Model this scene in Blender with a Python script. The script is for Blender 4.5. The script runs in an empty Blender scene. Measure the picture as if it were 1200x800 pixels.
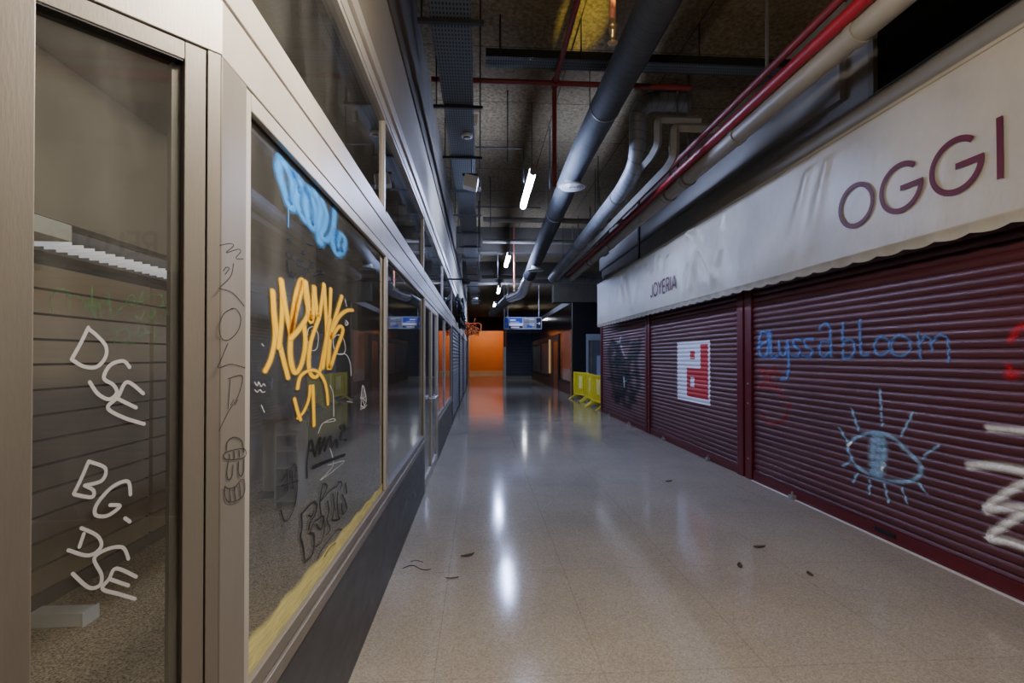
# abandoned shopping arcade corridor
GRAFFITI = {
 'yellow': [(27.1,11.0,[(1580,1508),(1623,1547),(1652,1612),(1641,1691),(1634,1754)]),
  (29.1,11.4,[(1634,1754),(1651,1668),(1697,1580),(1764,1480)]),
  (29.6,11.6,[(1683,1580),(1703,1655),(1711,1739),(1701,1798)]),
  (31.3,11.9,[(1701,1798),(1728,1733),(1762,1668),(1786,1630)]),
  (35.3,12.6,[(1786,1630),(1846,1727),(1902,1817),(1878,1821),(1828,1752),(1793,1643),(1782,1556),(1823,1496),(1887,1519),(1932,1594),(1920,1664)]),
  (37.0,12.9,[(1786,1613),(1872,1652),(1959,1710),(1941,1765),(1924,1825)]),
  (40.9,13.6,[(1929,1825),(1967,1739),(1991,1683),(2023,1735),(2031,1820)]),
  (33.6,10.6,[(2031,1817),(2057,1748),(2089,1705),(2131,1787),(2155,1848)]),
  (36.1,11.0,[(2155,1848),(2180,1739),(2192,1632),(2141,1505)]),
  (33.7,10.6,[(2089,1705),(1991,1605),(1969,1518),(2014,1475),(2092,1485),(2164,1589),(2231,1721),(2252,1843)]),
  (36.8,11.1,[(2239,1711),(2185,1600),(2141,1505)]),
  (41.8,11.8,[(2428,1832),(2324,1729),(2247,1635),(2223,1498),(2338,1581),(2448,1672),(2387,1689),(2266,1635)]),
  (45.8,12.4,[(2266,1663),(2373,1730),(2511,1772),(2630,1786)]),
  (28.7,9.3,[(1849,1439),(1879,1480),(1975,1499),(2075,1491),(2159,1452),(2195,1407),(2213,1349)]),
  (25.6,8.8,[(1984,1440),(1970,1393),(1915,1351),(1855,1335)]),
  (28.2,9.2,[(2014,1439),(2024,1359),(2031,1284)]),
  (23.5,8.4,[(1819,1405),(1850,1358),(1881,1325)])],
 'blue': [(62.8,23.7,[(1710,2195),(1683,2156),(1702,2124),(1740,2093),(1774,2063),(1809,2068),(1815,2106),(1798,2158),(1746,2185)]),
  (71.4,25.3,[(1726,2187),(1822,2176),(1859,2152),(1841,2099),(1879,2073),(1941,2057),(1962,2102),(1924,2140),(1889,2173),(1829,2184)]),
  (80.6,26.9,[(1889,2178),(1945,2158),(1937,2111),(1967,2075),(2009,2049),(2055,2070),(2055,2123),(2004,2160),(1970,2177)]),
  (90.1,28.4,[(2039,2194),(2115,2158),(2100,2075),(2111,2014)]),
  (69.4,20.6,[(2134,2188),(2196,2150),(2172,2093),(2126,2045),(2197,2043),(2280,2095),(2311,2182),(2329,2261)]),
  (80.6,22.2,[(2330,2107),(2296,2046),(2355,2015),(2456,2053),(2488,2110),(2409,2116),(2367,2075),(2392,2050)]),
  (8.1,3.0,[(1765,2050),(1765,1987)])],
 'black': [(6.3,2.3,[(1783,1952),(1756,1942),(1795,1945),(1764,1932)]),
  (6.3,2.4,[(1772,1908),(1749,1894),(1764,1886),(1799,1888),(1807,1902)]),
  (7.0,2.5,[(1870,1901),(1853,1888),(1861,1875),(1896,1879)]),
  (7.2,2.5,[(1861,1894),(1923,1901)]),
  (7.4,2.5,[(1923,1940),(1896,1926),(1927,1927)]),
  (7.3,2.5,[(1892,1878),(1932,1878),(1937,1863),(1853,1829)]),
  (7.7,2.6,[(1942,1870),(1961,1883),(1975,1876)]),
  (8.1,2.7,[(1984,1916),(2004,1913),(2029,1919)]),
  (8.1,2.7,[(1989,1894),(2009,1903),(2019,1893)]),
  (6.6,2.4,[(1792,1842),(1800,1823),(1841,1844)]),
  (6.2,2.3,[(1757,1873),(1761,1848),(1780,1822)]),
  (8.8,2.8,[(2030,1868),(2082,1883),(2115,1899),(2104,1887),(2149,1892)]),
  (7.9,2.6,[(1960,1975),(2018,1982)]),
  (9.0,2.8,[(2081,1984),(2147,1994)]),
  (9.8,3.2,[(1959,1098),(1959,1165),(2007,1233),(2054,1161)]),
  (10.0,3.3,[(1981,1194),(2041,1193)]),
  (10.8,3.4,[(2054,1161),(2117,1226),(2111,1160)]),
  (11.5,3.5,[(2111,1160),(2179,1216),(2179,1158)]),
  (12.4,3.6,[(2179,1158),(2259,1209),(2271,1152)]),
  (13.5,3.8,[(2271,1152),(2350,1178),(2371,1140)]),
  (15.0,4.0,[(2448,1210),(2422,1228),(2480,1228),(2503,1200),(2448,1198),(2422,1166)]),
  (15.6,4.1,[(2494,1155),(2518,1149)]),
  (24.3,7.2,[(2032,1122),(2180,1112),(2481,1084)]),
  (5.3,2.0,[(1708,1149),(1791,1171),(1839,1171),(1852,1096),(1833,1039),(1781,1006),(1735,1010),(1703,1055)]),
  (5.2,2.0,[(1756,1159),(1761,1102)]),
  (5.5,2.0,[(1803,1161),(1813,1097)]),
  (5.4,2.0,[(1712,1131),(1865,1111)]),
  (10.6,3.7,[(1894,985),(1901,936),(1888,904),(1915,857),(1932,795)]),
  (11.7,3.9,[(1932,795),(2015,791),(2038,822),(2030,864),(1985,884)]),
  (11.6,3.9,[(1894,982),(1970,990),(2036,988),(2067,962),(2044,934),(1992,926),(1978,901)]),
  (8.7,2.8,[(1985,884),(2029,909),(2092,904),(2150,896),(2168,838),(2126,800),(2061,806)]),
  (9.2,2.8,[(2125,909),(2108,960),(2140,1024),(2183,1021),(2201,998),(2124,971)]),
  (10.0,2.9,[(2116,968),(2229,975),(2345,970)]),
  (9.0,2.8,[(2060,894),(2125,852),(2159,893)]),
  (9.9,2.9,[(2211,942),(2230,893),(2203,864),(2249,810),(2194,807)]),
  (10.5,3.0,[(2286,954),(2306,887),(2277,845)]),
  (11.3,3.1,[(2366,939),(2356,889),(2388,810)]),
  (11.5,3.2,[(2345,967),(2386,980),(2430,963),(2408,939)]),
  (12.3,3.3,[(2441,907),(2498,855),(2522,817),(2453,814),(2431,868)]),
  (12.7,3.3,[(2521,892),(2497,947)]),
  (8.0,2.6,[(1970,957),(1999,943),(2029,953)]),
  (10.0,3.0,[(2077,757),(2126,769),(2231,773),(2347,772),(2432,748)]),
  (10.1,3.0,[(2169,726),(2231,735),(2327,723)]),
  (11.0,3.1,[(2277,840),(2347,818),(2399,810)])],
 'white': [(5.2,1.7,[(1963,1632),(1975,1656),(2037,1666),(2090,1637),(2077,1586),(2013,1576),(1968,1608)]),
  (5.3,1.7,[(2012,1650),(2037,1643),(2025,1630)]),
  (7.4,2.0,[(2299,1627),(2383,1651),(2475,1633),(2507,1583),(2439,1560),(2332,1576),(2299,1627)]),
  (8.2,2.1,[(2350,1562),(2515,1562),(2597,1520),(2619,1456)]),
  (6.8,1.9,[(2252,1428),(2301,1383),(2312,1288)]),
  (6.3,1.9,[(2094,1245),(2149,1276),(2302,1278),(2329,1265),(2178,1277)]),
  (6.8,1.9,[(2255,1157),(2304,1073),(2124,1051),(2463,1050),(2444,1063),(2225,1090)]),
  (10.8,2.5,[(2829,1263),(2868,1394),(2959,1298),(2853,1330),(2932,1264),(2838,1285)]),
  (11.0,2.5,[(2904,1374),(2879,1317),(2942,1336)]),
  (8.2,2.1,[(2513,1727),(2553,1714),(2513,1701),(2498,1716)]),
  (8.7,2.2,[(2537,1334),(2642,1320)]),
  (3.4,1.5,[(1510,1478),(1527,1466),(1536,1477),(1553,1463),(1571,1470),(1582,1463)]),
  (3.4,1.5,[(1511,1456),(1528,1448),(1545,1454),(1562,1445),(1579,1446)]),
  (3.5,1.5,[(1557,1589),(1570,1582)]),
  (3.5,1.5,[(1554,1408),(1576,1385)]),
  (9.1,2.4,[(2487,1827),(2520,1794)]),
  (9.2,2.4,[(2512,1725),(2545,1709),(2498,1706)]),
  (12.2,2.8,[(2818,1324),(2878,1390),(2956,1298),(2849,1266),(2976,1275)])],
 'pillar': [(2.5,1.2,[(1261,1816),(1314,1832),(1329,1829),(1293,1805),(1353,1826),(1369,1823),(1343,1801),(1383,1807)]),
  (2.4,1.2,[(1279,1758),(1293,1769),(1308,1769),(1288,1751)]),
  (2.4,1.2,[(1330,1785),(1315,1750),(1262,1716)]),
  (2.5,1.2,[(1255,1713),(1325,1711),(1390,1684)]),
  (2.4,1.2,[(1325,1672),(1280,1653),(1260,1621),(1272,1595),(1307,1592),(1355,1617),(1370,1651),(1344,1672),(1316,1669)]),
  (2.4,1.2,[(1302,1583),(1272,1547),(1257,1524),(1317,1532),(1396,1521)]),
  (2.5,1.2,[(1303,1496),(1380,1500),(1356,1449),(1309,1417),(1262,1375)]),
  (2.4,1.2,[(1314,1493),(1304,1422)]),
  (2.5,1.2,[(1333,1442),(1318,1430)]),
  (2.6,1.2,[(1353,1440),(1337,1428)]),
  (3.4,1.6,[(1297,1321),(1301,1342),(1338,1347),(1378,1330),(1388,1300)]),
  (3.3,1.6,[(1292,1317),(1388,1309),(1392,1286),(1296,1299),(1292,1317)]),
  (3.2,1.6,[(1310,1309),(1312,1298)]),
  (3.4,1.6,[(1334,1312),(1337,1295)]),
  (3.5,1.6,[(1362,1309),(1364,1292)]),
  (3.2,1.6,[(1305,1293),(1298,1267),(1305,1248),(1324,1253),(1329,1279)]),
  (3.6,1.7,[(1358,1282),(1358,1254),(1372,1241),(1386,1252),(1388,1280)]),
  (3.3,1.6,[(1288,1235),(1302,1227),(1339,1222),(1379,1231),(1393,1218),(1389,1190),(1349,1184),(1306,1193),(1288,1213),(1288,1235)]),
  (3.3,1.6,[(1311,1224),(1317,1191)]),
  (3.4,1.6,[(1335,1221),(1343,1186)]),
  (3.5,1.7,[(1363,1223),(1369,1186)])],
 'dse': [(3.3,4.3,[(246,1610),(258,1578),(272,1545)]),
  (3.4,4.3,[(272,1545),(254,1531),(233,1529),(218,1548),(217,1572),(231,1593),(246,1608)]),
  (3.6,4.4,[(176,1528),(187,1541),(209,1533),(220,1506),(204,1491),(198,1474),(211,1461),(230,1474),(243,1498)]),
  (3.7,4.5,[(151,1470),(180,1496),(196,1465),(213,1443),(185,1420),(149,1403)]),
  (3.7,4.5,[(199,1463),(164,1440)]),
  (3.3,4.3,[(244,1336),(255,1305),(267,1275)]),
  (3.4,4.3,[(244,1336),(217,1318),(222,1293),(250,1288)]),
  (3.4,4.3,[(250,1288),(236,1275),(239,1262),(266,1273)]),
  (3.6,4.4,[(173,1254),(178,1283),(205,1276),(230,1246),(232,1224),(212,1218),(191,1233),(208,1239)]),
  (3.7,4.5,[(182,1205),(174,1196)]),
  (3.4,4.3,[(255,1203),(229,1180),(223,1156),(243,1144),(275,1164)]),
  (3.3,4.3,[(251,1190),(258,1166)]),
  (3.5,4.4,[(176,1117),(186,1144),(213,1148),(234,1135),(222,1098),(225,1077),(243,1079),(268,1115)]),
  (3.7,4.5,[(162,1074),(197,1103),(209,1085),(220,1068),(193,1048),(164,1027)]),
  (3.6,4.5,[(209,1085),(176,1060)])],
 'green': [(2.2,2.9,[(303,1641),(304,1667),(296,1682),(284,1685),(276,1670),(279,1638)]),
  (2.3,2.9,[(280,1672),(267,1673),(255,1665)]),
  (2.3,3.0,[(253,1662),(249,1647),(247,1665),(243,1645),(240,1693)]),
  (2.4,3.0,[(240,1693),(237,1628),(232,1666),(225,1631)]),
  (2.4,3.0,[(230,1654),(222,1669),(216,1660),(213,1683),(209,1642),(203,1630)]),
  (2.5,3.1,[(201,1640),(193,1651),(182,1670)]),
  (2.6,3.1,[(184,1662),(180,1676),(172,1684),(167,1674),(180,1660)]),
  (2.6,3.2,[(167,1671),(158,1677),(150,1694)]),
  (2.7,3.2,[(180,1660),(163,1666),(145,1679),(129,1688),(116,1687),(115,1668)]),
  (2.7,3.2,[(167,1642),(158,1630),(147,1652),(136,1628),(129,1653)]),
  (2.7,3.2,[(136,1655),(136,1631)]),
  (2.8,3.3,[(122,1662),(106,1668)]),
  (2.8,3.3,[(113,1643),(108,1654),(103,1644)]),
  (2.5,3.1,[(209,1604),(201,1610),(203,1576)]),
  (2.5,3.1,[(197,1605),(184,1610),(175,1600),(182,1577),(192,1584)]),
  (2.6,3.2,[(162,1595),(160,1614),(151,1617),(145,1601)]),
  (2.7,3.2,[(162,1590),(149,1601),(133,1604),(126,1596),(131,1577)]),
  (2.6,3.1,[(175,1582),(164,1577)])],
 'alyssa': [(65.0,36.2,[(5888,1808),(6035,1856),(6113,1747),(6088,1578),(5963,1564),(5899,1700),(5888,1862),(5866,1550)]),
  (66.2,36.6,[(6139,1663),(5913,1754)]),
  (61.7,35.3,[(5864,1861),(5842,1564),(5727,1558)]),
  (57.8,34.1,[(5694,1734),(5668,1590),(5571,1576),(5528,1716)]),
  (56.6,33.8,[(5519,1728),(5509,1436),(5552,1307),(5639,1298)]),
  (53.0,32.7,[(5303,1734),(5403,1742),(5411,1675),(5315,1624),(5344,1558),(5437,1563)]),
  (49.3,31.5,[(5088,1732),(5206,1736),(5215,1671),(5111,1621),(5141,1550),(5254,1562)]),
  (44.0,29.8,[(4988,1827),(4911,1885),(4835,1842),(4820,1673),(4814,1557)]),
  (44.6,30.0,[(4836,1696),(4954,1699),(4989,1608),(4921,1550),(4827,1606)]),
  (40.2,28.5,[(4645,1874),(4652,1712),(4648,1535)]),
  (39.0,28.1,[(4646,1691),(4542,1709),(4499,1634),(4543,1550),(4638,1535)]),
  (36.2,27.0,[(4432,1887),(4428,1705),(4407,1571),(4321,1570)]),
  (32.8,25.7,[(4178,1726),(4254,1679),(4247,1590),(4167,1564),(4098,1617),(4117,1694),(4191,1726)]),
  (30.0,24.6,[(3988,1728),(4065,1683),(4065,1588),(3989,1556),(3900,1596),(3892,1678),(3988,1728)]),
  (27.5,23.6,[(3813,1738),(3807,1648),(3794,1538)]),
  (26.6,23.2,[(3799,1648),(3751,1709),(3702,1672),(3692,1594)]),
  (24.8,22.4,[(3692,1654),(3633,1713),(3571,1693),(3554,1626),(3554,1517)])],
 'eye': [(40.9,32.0,[(4594,716),(4472,818),(4274,889),(4079,880),(3951,806),(3818,720),(3797,654),(3854,581),(3978,531),(4136,503),(4336,511),(4490,558),(4561,638),(4594,716)]),
  (28.5,22.3,[(4205,1267),(4192,1125),(4182,962)]),
  (32.6,23.8,[(4541,1068),(4493,967),(4456,886)]),
  (25.2,20.9,[(3869,1106),(3924,1007),(3988,904)]),
  (22.6,19.8,[(3637,882),(3714,829),(3783,763)]),
  (34.8,24.6,[(4705,868),(4603,762)]),
  (34.1,24.4,[(4656,518),(4561,579)]),
  (32.6,23.8,[(4524,398),(4475,480)]),
  (30.2,22.9,[(4331,343),(4322,458)]),
  (27.8,22.0,[(4116,325),(4158,465)]),
  (25.4,21.0,[(3924,369),(3978,478)]),
  (23.4,20.2,[(3744,495),(3819,559)]),
  (83.1,63.7,[(4260,851),(4287,690),(4271,526)]),
  (80.1,62.6,[(4189,863),(4167,713),(4219,523)]),
  (81.5,63.1,[(4222,868),(4224,703),(4242,522)])],
 'glint': [(19.5,15.3,[(4157,646),(4185,579)]),
  (23.2,16.7,[(4587,717),(4547,755)])],
 'red': [(54.6,30.6,[(6089,1411),(5941,1291),(5752,1206)]),
  (54.6,30.6,[(5773,1431),(5892,1307),(6117,1171)]),
  (53.0,30.2,[(6090,1369),(5751,1378),(5683,1341)]),
  (54.2,30.5,[(6066,1188),(5752,1180)]),
  (51.6,29.8,[(6068,868),(5945,772),(5756,775),(5577,857),(5482,1032)]),
  (49.8,29.3,[(5684,1171),(5619,1072)])],
 'redspot': [(44.0,46.2,[(3113,1661),(3064,1732),(3029,1745)]),
  (45.1,46.7,[(3126,1483),(3130,1424),(3073,1441)])],
 'white2': [(37.7,39.4,[(3267,1067),(3157,1071),(3015,1078),(2899,1082)]),
  (47.6,48.9,[(3406,783),(3278,810),(3142,825),(2987,827),(2901,831)]),
  (45.7,47.9,[(2901,823),(3048,740),(3177,632),(3295,505),(3161,561),(3019,595),(2903,614)]),
  (45.6,47.9,[(2917,625),(3050,545),(3162,444),(3273,321),(3146,349),(3021,353),(2905,365)])],
 'dark': [(387.0,100.5,[(13068,1960),(13397,1664),(13202,1228),(12949,807),(12706,435)]),
  (364.9,97.5,[(13068,1927),(12578,1721),(12700,1240),(12466,835),(12586,445)]),
  (333.2,93.2,[(12578,1721),(12123,1408),(11803,1052),(12128,608),(11913,382)]),
  (301.2,88.6,[(11202,1874),(11595,1531),(11699,1115),(11401,779),(11602,383)]),
  (277.2,85.0,[(10836,1919),(11111,1419),(10932,1004),(11210,678)]),
  (320.8,91.5,[(13201,1395),(11595,1473),(11017,1700)]),
  (336.4,93.6,[(13469,983),(12126,977),(11113,1193)]),
  (328.5,92.5,[(13077,535),(11911,685),(11211,564)]),
  (334.4,93.4,[(12233,1561),(12018,799)]),
  (356.2,96.4,[(12820,1530),(12236,1034)]),
  (355.1,96.3,[(13331,1630),(12576,1881),(11694,1888)])],
 'tag': [(69.8,19.1,[(12517,1895),(12366,1954),(12286,2045)]),
  (70.6,19.2,[(12576,1913),(12344,1906)]),
  (68.2,18.9,[(12287,1827),(12209,1772)]),
  (66.6,18.6,[(12176,1716),(12012,1592)]),
  (65.7,18.5,[(12037,1073),(11996,831)]),
  (64.8,18.4,[(12038,966),(11825,991)])],
 'kick': [(38.3,5.5,[(4394,423),(4356,333),(4317,287)]),
  (40.0,5.6,[(4395,394),(4564,319),(4396,336)]),
  (43.1,5.9,[(4652,387),(4520,361),(4746,248),(4565,244)]),
  (48.4,6.2,[(4941,346),(4793,320),(5021,205),(4818,202)])],
}
import bpy, math, random
from math import sin, cos, pi, radians as R, atan2, hypot
random.seed(7)
scene = bpy.context.scene
C = scene.collection
def lin(h):
    c = [int(h[i:i+2], 16)/255 for i in (0, 2, 4)]
    return tuple((x/12.92 if x <= .04045 else ((x+.055)/1.055)**2.4) for x in c) + (1,)
# ------------------------------------------------------------------ materials
def newmat(name):
    m = bpy.data.materials.new(name); m.use_nodes = True
    nt = m.node_tree; nt.nodes.clear()
    out = nt.nodes.new('ShaderNodeOutputMaterial')
    return m, nt, out
def nd(nt, t, ins=None, **kw):
    n = nt.nodes.new(t)
    for k, v in kw.items(): setattr(n, k, v)
    for k, v in (ins or {}).items():
        if hasattr(v, 'is_linked') or isinstance(v, bpy.types.NodeSocket): nt.links.new(v, n.inputs[k])
        else: n.inputs[k].default_value = v
    return n
def math_(nt, op, a, b=0.0, c=0.0):
    n = nd(nt, 'ShaderNodeMath', {0: a, 1: b, 2: c}, operation=op); return n.outputs[0]
def mixc(nt, f, a, b, blend='MIX'):
    n = nd(nt, 'ShaderNodeMix', data_type='RGBA', blend_type=blend)
    for k, v in ((0, f), (6, a), (7, b)):
        if isinstance(v, bpy.types.NodeSocket): nt.links.new(v, n.inputs[k])
        else: n.inputs[k].default_value = v
    return n.outputs[2]
def pos(nt): return nd(nt, 'ShaderNodeNewGeometry').outputs['Position']
def noise(nt, vec, scale, detail=3, rough=.55):
    return nd(nt, 'ShaderNodeTexNoise', {'Vector': vec, 'Scale': scale, 'Detail': detail, 'Roughness': rough}).outputs[0]
def ramp(nt, f, stops):
    n = nd(nt, 'ShaderNodeValToRGB', {0: f}); e = n.color_ramp.elements
    while len(e) < len(stops): e.new(.5)
    for i, (p, c) in enumerate(stops): e[i].position = p; e[i].color = c
    return n.outputs[0]
def g1(x): return (x, x, x, 1)
def pbr(name, col, rough=.5, metal=0, var=.15, vscale=3.0, bump=0, bscale=60, stretch=None, emit=None, coat=0, spec=.5, rvar=0):
    m, nt, out = newmat(name)
    p = pos(nt)
    if stretch: p = nd(nt, 'ShaderNodeMapping', {'Vector': p, 'Scale': stretch}).outputs[0]
    c = lin(col) if isinstance(col, str) else col
    n = noise(nt, p, vscale, 5)
    dark = tuple(x*(1-var*1.6) for x in c[:3]) + (1,); lite = tuple(min(1, x*(1+var)) for x in c[:3]) + (1,)
    base = ramp(nt, n, [(.3, dark), (.7, lite)])
    b = nd(nt, 'ShaderNodeBsdfPrincipled', {'Base Color': base, 'Roughness': rough, 'Metallic': metal, 'Coat Weight': coat, 'Specular IOR Level': spec})
    if rvar:
        nt.links.new(math_(nt, 'ADD', math_(nt, 'MULTIPLY', noise(nt, p, vscale*2.3, 4), rvar), rough-rvar/2), b.inputs['Roughness'])
    if emit: b.inputs['Emission Color'].default_value = emit[0]; b.inputs['Emission Strength'].default_value = emit[1]
    if bump:
        bn = nd(nt, 'ShaderNodeBump', {'Height': noise(nt, p, bscale, 3), 'Strength': bump, 'Distance': .01})
        nt.links.new(bn.outputs[0], b.inputs['Normal'])
    nt.links.new(b.outputs[0], out.inputs[0])
    return m
def emitter(name, col, s):
    m, nt, out = newmat(name)
    e = nd(nt, 'ShaderNodeEmission', {'Color': col, 'Strength': s}); nt.links.new(e.outputs[0], out.inputs[0]); return m
def glass(name, tint=(.85, .88, .85, 1), haze=.03, hazecol=(.4, .4, .38, 1), f0=.085):
    m, nt, out = newmat(name)
    ge = nd(nt, 'ShaderNodeNewGeometry')
    dt = nd(nt, 'ShaderNodeVectorMath', {0: ge.outputs['Normal'], 1: ge.outputs['Incoming']}, operation='DOT_PRODUCT').outputs['Value']
    k = math_(nt, 'POWER', math_(nt, 'SUBTRACT', 1.0, math_(nt, 'ABSOLUTE', dt)), 5.0)
    fr = math_(nt, 'ADD', math_(nt, 'MULTIPLY', k, 1-f0), f0)
    tr = nd(nt, 'ShaderNodeBsdfTransparent', {'Color': tint}); gl = nd(nt, 'ShaderNodeBsdfGlossy', {'Roughness': .015, 'Color': (.95, .95, .95, 1)})
    df = nd(nt, 'ShaderNodeBsdfDiffuse', {'Color': hazecol})
    p = nd(nt, 'ShaderNodeMapping', {'Vector': pos(nt), 'Scale': (1, 1, .25)}).outputs[0]
    hz = math_(nt, 'MULTIPLY', math_(nt, 'POWER', noise(nt, p, 5, 6, .65), 2.0), haze*4)
    a = nd(nt, 'ShaderNodeMixShader', {0: hz, 1: tr.outputs[0], 2: df.outputs[0]})
    b = nd(nt, 'ShaderNodeMixShader', {0: fr, 1: a.outputs[0], 2: gl.outputs[0]})
    nt.links.new(b.outputs[0], out.inputs[0]); return m
def paint(name, col, alpha=.95, soft=.5, speck=.0, rough=.6, nscale=40, power=1.0, stretch=None):
    """paint on a surface: alpha falls off from the middle of the stroke to its rim (attribute 'edge')"""
    m, nt, out = newmat(name)
    at = nd(nt, 'ShaderNodeAttribute', attribute_name='edge').outputs['Fac']
    mr = nd(nt, 'ShaderNodeMapRange', {0: at, 1: 1.0, 2: soft, 3: 0.0, 4: alpha}, interpolation_type='SMOOTHSTEP').outputs[0]
    p = pos(nt)
    if stretch: p = nd(nt, 'ShaderNodeMapping', {'Vector': p, 'Scale': stretch}).outputs[0]
    if speck:
        n = noise(nt, p, nscale, 4, .7)
        n = nd(nt, 'ShaderNodeMapRange', {0: n, 1: .5-.18, 2: .5+.18, 3: 1-speck, 4: 1.0}).outputs[0]
        mr = math_(nt, 'MULTIPLY', mr, n)
    c = lin(col)
    b = nd(nt, 'ShaderNodeBsdfPrincipled', {'Base Color': c, 'Roughness': rough})
    t = nd(nt, 'ShaderNodeBsdfTransparent')
    mx = nd(nt, 'ShaderNodeMixShader', {0: mr, 1: t.outputs[0], 2: b.outputs[0]})
    nt.links.new(mx.outputs[0], out.inputs[0]); return m

def floor_mat():
    m, nt, out = newmat('terrazzo_floor')
    p = pos(nt)
    v = nd(nt, 'ShaderNodeTexVoronoi', {'Vector': p, 'Scale': 130.0}).outputs['Color']
    sp = nd(nt, 'ShaderNodeSeparateColor', {0: v}).outputs[0]
    c1 = ramp(nt, sp, [(0, lin('7d7568')), (.35, lin('a2998a')), (.75, lin('b5ac9d')), (1, lin('cac2b4'))])
    c2 = mixc(nt, .55, c1, lin('a89f91'))
    big = noise(nt, p, .9, 4)
    c3 = mixc(nt, nd(nt, 'ShaderNodeMapRange', {0: big, 1: .3, 2: .75, 3: 0, 4: .35}).outputs[0], c2, lin('6e675e'))
    xyz = nd(nt, 'ShaderNodeSeparateXYZ', {0: p})
    x, y = xyz.outputs[0], xyz.outputs[1]
    fx = math_(nt, 'ABSOLUTE', math_(nt, 'SUBTRACT', math_(nt, 'FRACT', math_(nt, 'DIVIDE', math_(nt, 'ADD', x, 10.18-.415), .83)), .5))
    fy = math_(nt, 'ABSOLUTE', math_(nt, 'SUBTRACT', math_(nt, 'FRACT', math_(nt, 'DIVIDE', math_(nt, 'ADD', y, 12.3-3.72-.615), 1.23)), .5))
    jx = math_(nt, 'LESS_THAN', fx, .0045); jy = math_(nt, 'LESS_THAN', fy, .003)
    j = math_(nt, 'MAXIMUM', jx, jy)
    c4 = mixc(nt, math_(nt, 'MULTIPLY', j, .22), c3, lin('4a443d'))
    # scuffs
    sc = noise(nt, nd(nt, 'ShaderNodeMapping', {'Vector': p, 'Scale': (1, .35, 1), 'Rotation': (0, 0, .5)}).outputs[0], 9, 8, .75)
    c5 = mixc(nt, nd(nt, 'ShaderNodeMapRange', {0: sc, 1: .66, 2: .8, 3: 0, 4: .35}).outputs[0], c4, lin('5a534a'))
    rg = math_(nt, 'ADD', math_(nt, 'MULTIPLY', noise(nt, p, 2.2, 5, .6), .10), .065)
    bp = nd(nt, 'ShaderNodeBump', {'Height': noise(nt, p, 3.0, 2), 'Strength': .05, 'Distance': .01})
    b = nd(nt, 'ShaderNodeBsdfPrincipled', {'Base Color': c5, 'Roughness': rg, 'Normal': bp.outputs[0], 'Specular IOR Level': .5})
    nt.links.new(b.outputs[0], out.inputs[0]); return m
def carpet_mat():
    m, nt, out = newmat('speckled_carpet')
    p = pos(nt)
    n = noise(nt, p, 90, 3, .7)
    c = ramp(nt, n, [(.34, lin('4a3e30')), (.48, lin('94826a')), (.62, lin('c9b594'))])
    b = nd(nt, 'ShaderNodeBsdfPrincipled', {'Base Color': c, 'Roughness': .95})
    bp = nd(nt, 'ShaderNodeBump', {'Height': n, 'Strength': .6, 'Distance': .01}); nt.links.new(bp.outputs[0], b.inputs['Normal'])
    nt.links.new(b.outputs[0], out.inputs[0]); return m
def ceiling_mat():
    m, nt, out = newmat('wood_wool_ceiling')
    p = pos(nt)
    n = noise(nt, p, 22, 6, .75); big = noise(nt, p, .8, 4)
    c = ramp(nt, n, [(.3, lin('463d31')), (.5, lin('75674f')), (.7, lin('978669'))])
    c = mixc(nt, nd(nt, 'ShaderNodeMapRange', {0: big, 1: .35, 2: .7, 3: 0, 4: .5}).outputs[0], c, lin('52483a'))
    xyz = nd(nt, 'ShaderNodeSeparateXYZ', {0: p})
    fx = math_(nt, 'ABSOLUTE', math_(nt, 'SUBTRACT', math_(nt, 'FRACT', math_(nt, 'DIVIDE', math_(nt, 'ADD', xyz.outputs[0], 20.0), 1.2)), .5))
    fy = math_(nt, 'ABSOLUTE', math_(nt, 'SUBTRACT', math_(nt, 'FRACT', math_(nt, 'DIVIDE', math_(nt, 'ADD', xyz.outputs[1], 20.3), 1.2)), .5))
    j = math_(nt, 'LESS_THAN', math_(nt, 'MINIMUM', fx, fy), .006)
    c = mixc(nt, math_(nt, 'MULTIPLY', j, .7), c, lin('1c1813'))
    b = nd(nt, 'ShaderNodeBsdfPrincipled', {'Base Color': c, 'Roughness': .95, 'Specular IOR Level': .1})
    bp = nd(nt, 'ShaderNodeBump', {'Height': n, 'Strength': .5, 'Distance': .02}); nt.links.new(bp.outputs[0], b.inputs['Normal'])
    nt.links.new(b.outputs[0], out.inputs[0]); return m
def duct_mat(name, col, pitch=.1, metal=.7, rough=.42, seam=.12):
    m, nt, out = newmat(name)
    uv = nd(nt, 'ShaderNodeUVMap').outputs[0]
    s = nd(nt, 'ShaderNodeSeparateXYZ', {0: uv})
    t = math_(nt, 'FRACT', math_(nt, 'ADD', math_(nt, 'DIVIDE', s.outputs[0], pitch), s.outputs[1]))
    k = math_(nt, 'LESS_THAN', math_(nt, 'ABSOLUTE', math_(nt, 'SUBTRACT', t, .5)), seam/2)
    n = noise(nt, pos(nt), 4, 4)
    c = lin(col)
    base = ramp(nt, n, [(.3, tuple(x*.7 for x in c[:3])+(1,)), (.7, tuple(min(1, x*1.2) for x in c[:3])+(1,))])
    base = mixc(nt, math_(nt, 'MULTIPLY', k, .45), base, (c[0]*.25, c[1]*.25, c[2]*.25, 1))
    b = nd(nt, 'ShaderNodeBsdfPrincipled', {'Base Color': base, 'Roughness': rough, 'Metallic': metal})
    bp = nd(nt, 'ShaderNodeBump', {'Height': k, 'Strength': .5, 'Distance': .006}); nt.links.new(bp.outputs[0], b.inputs['Normal'])
    nt.links.new(b.outputs[0], out.inputs[0]); return m
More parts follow.
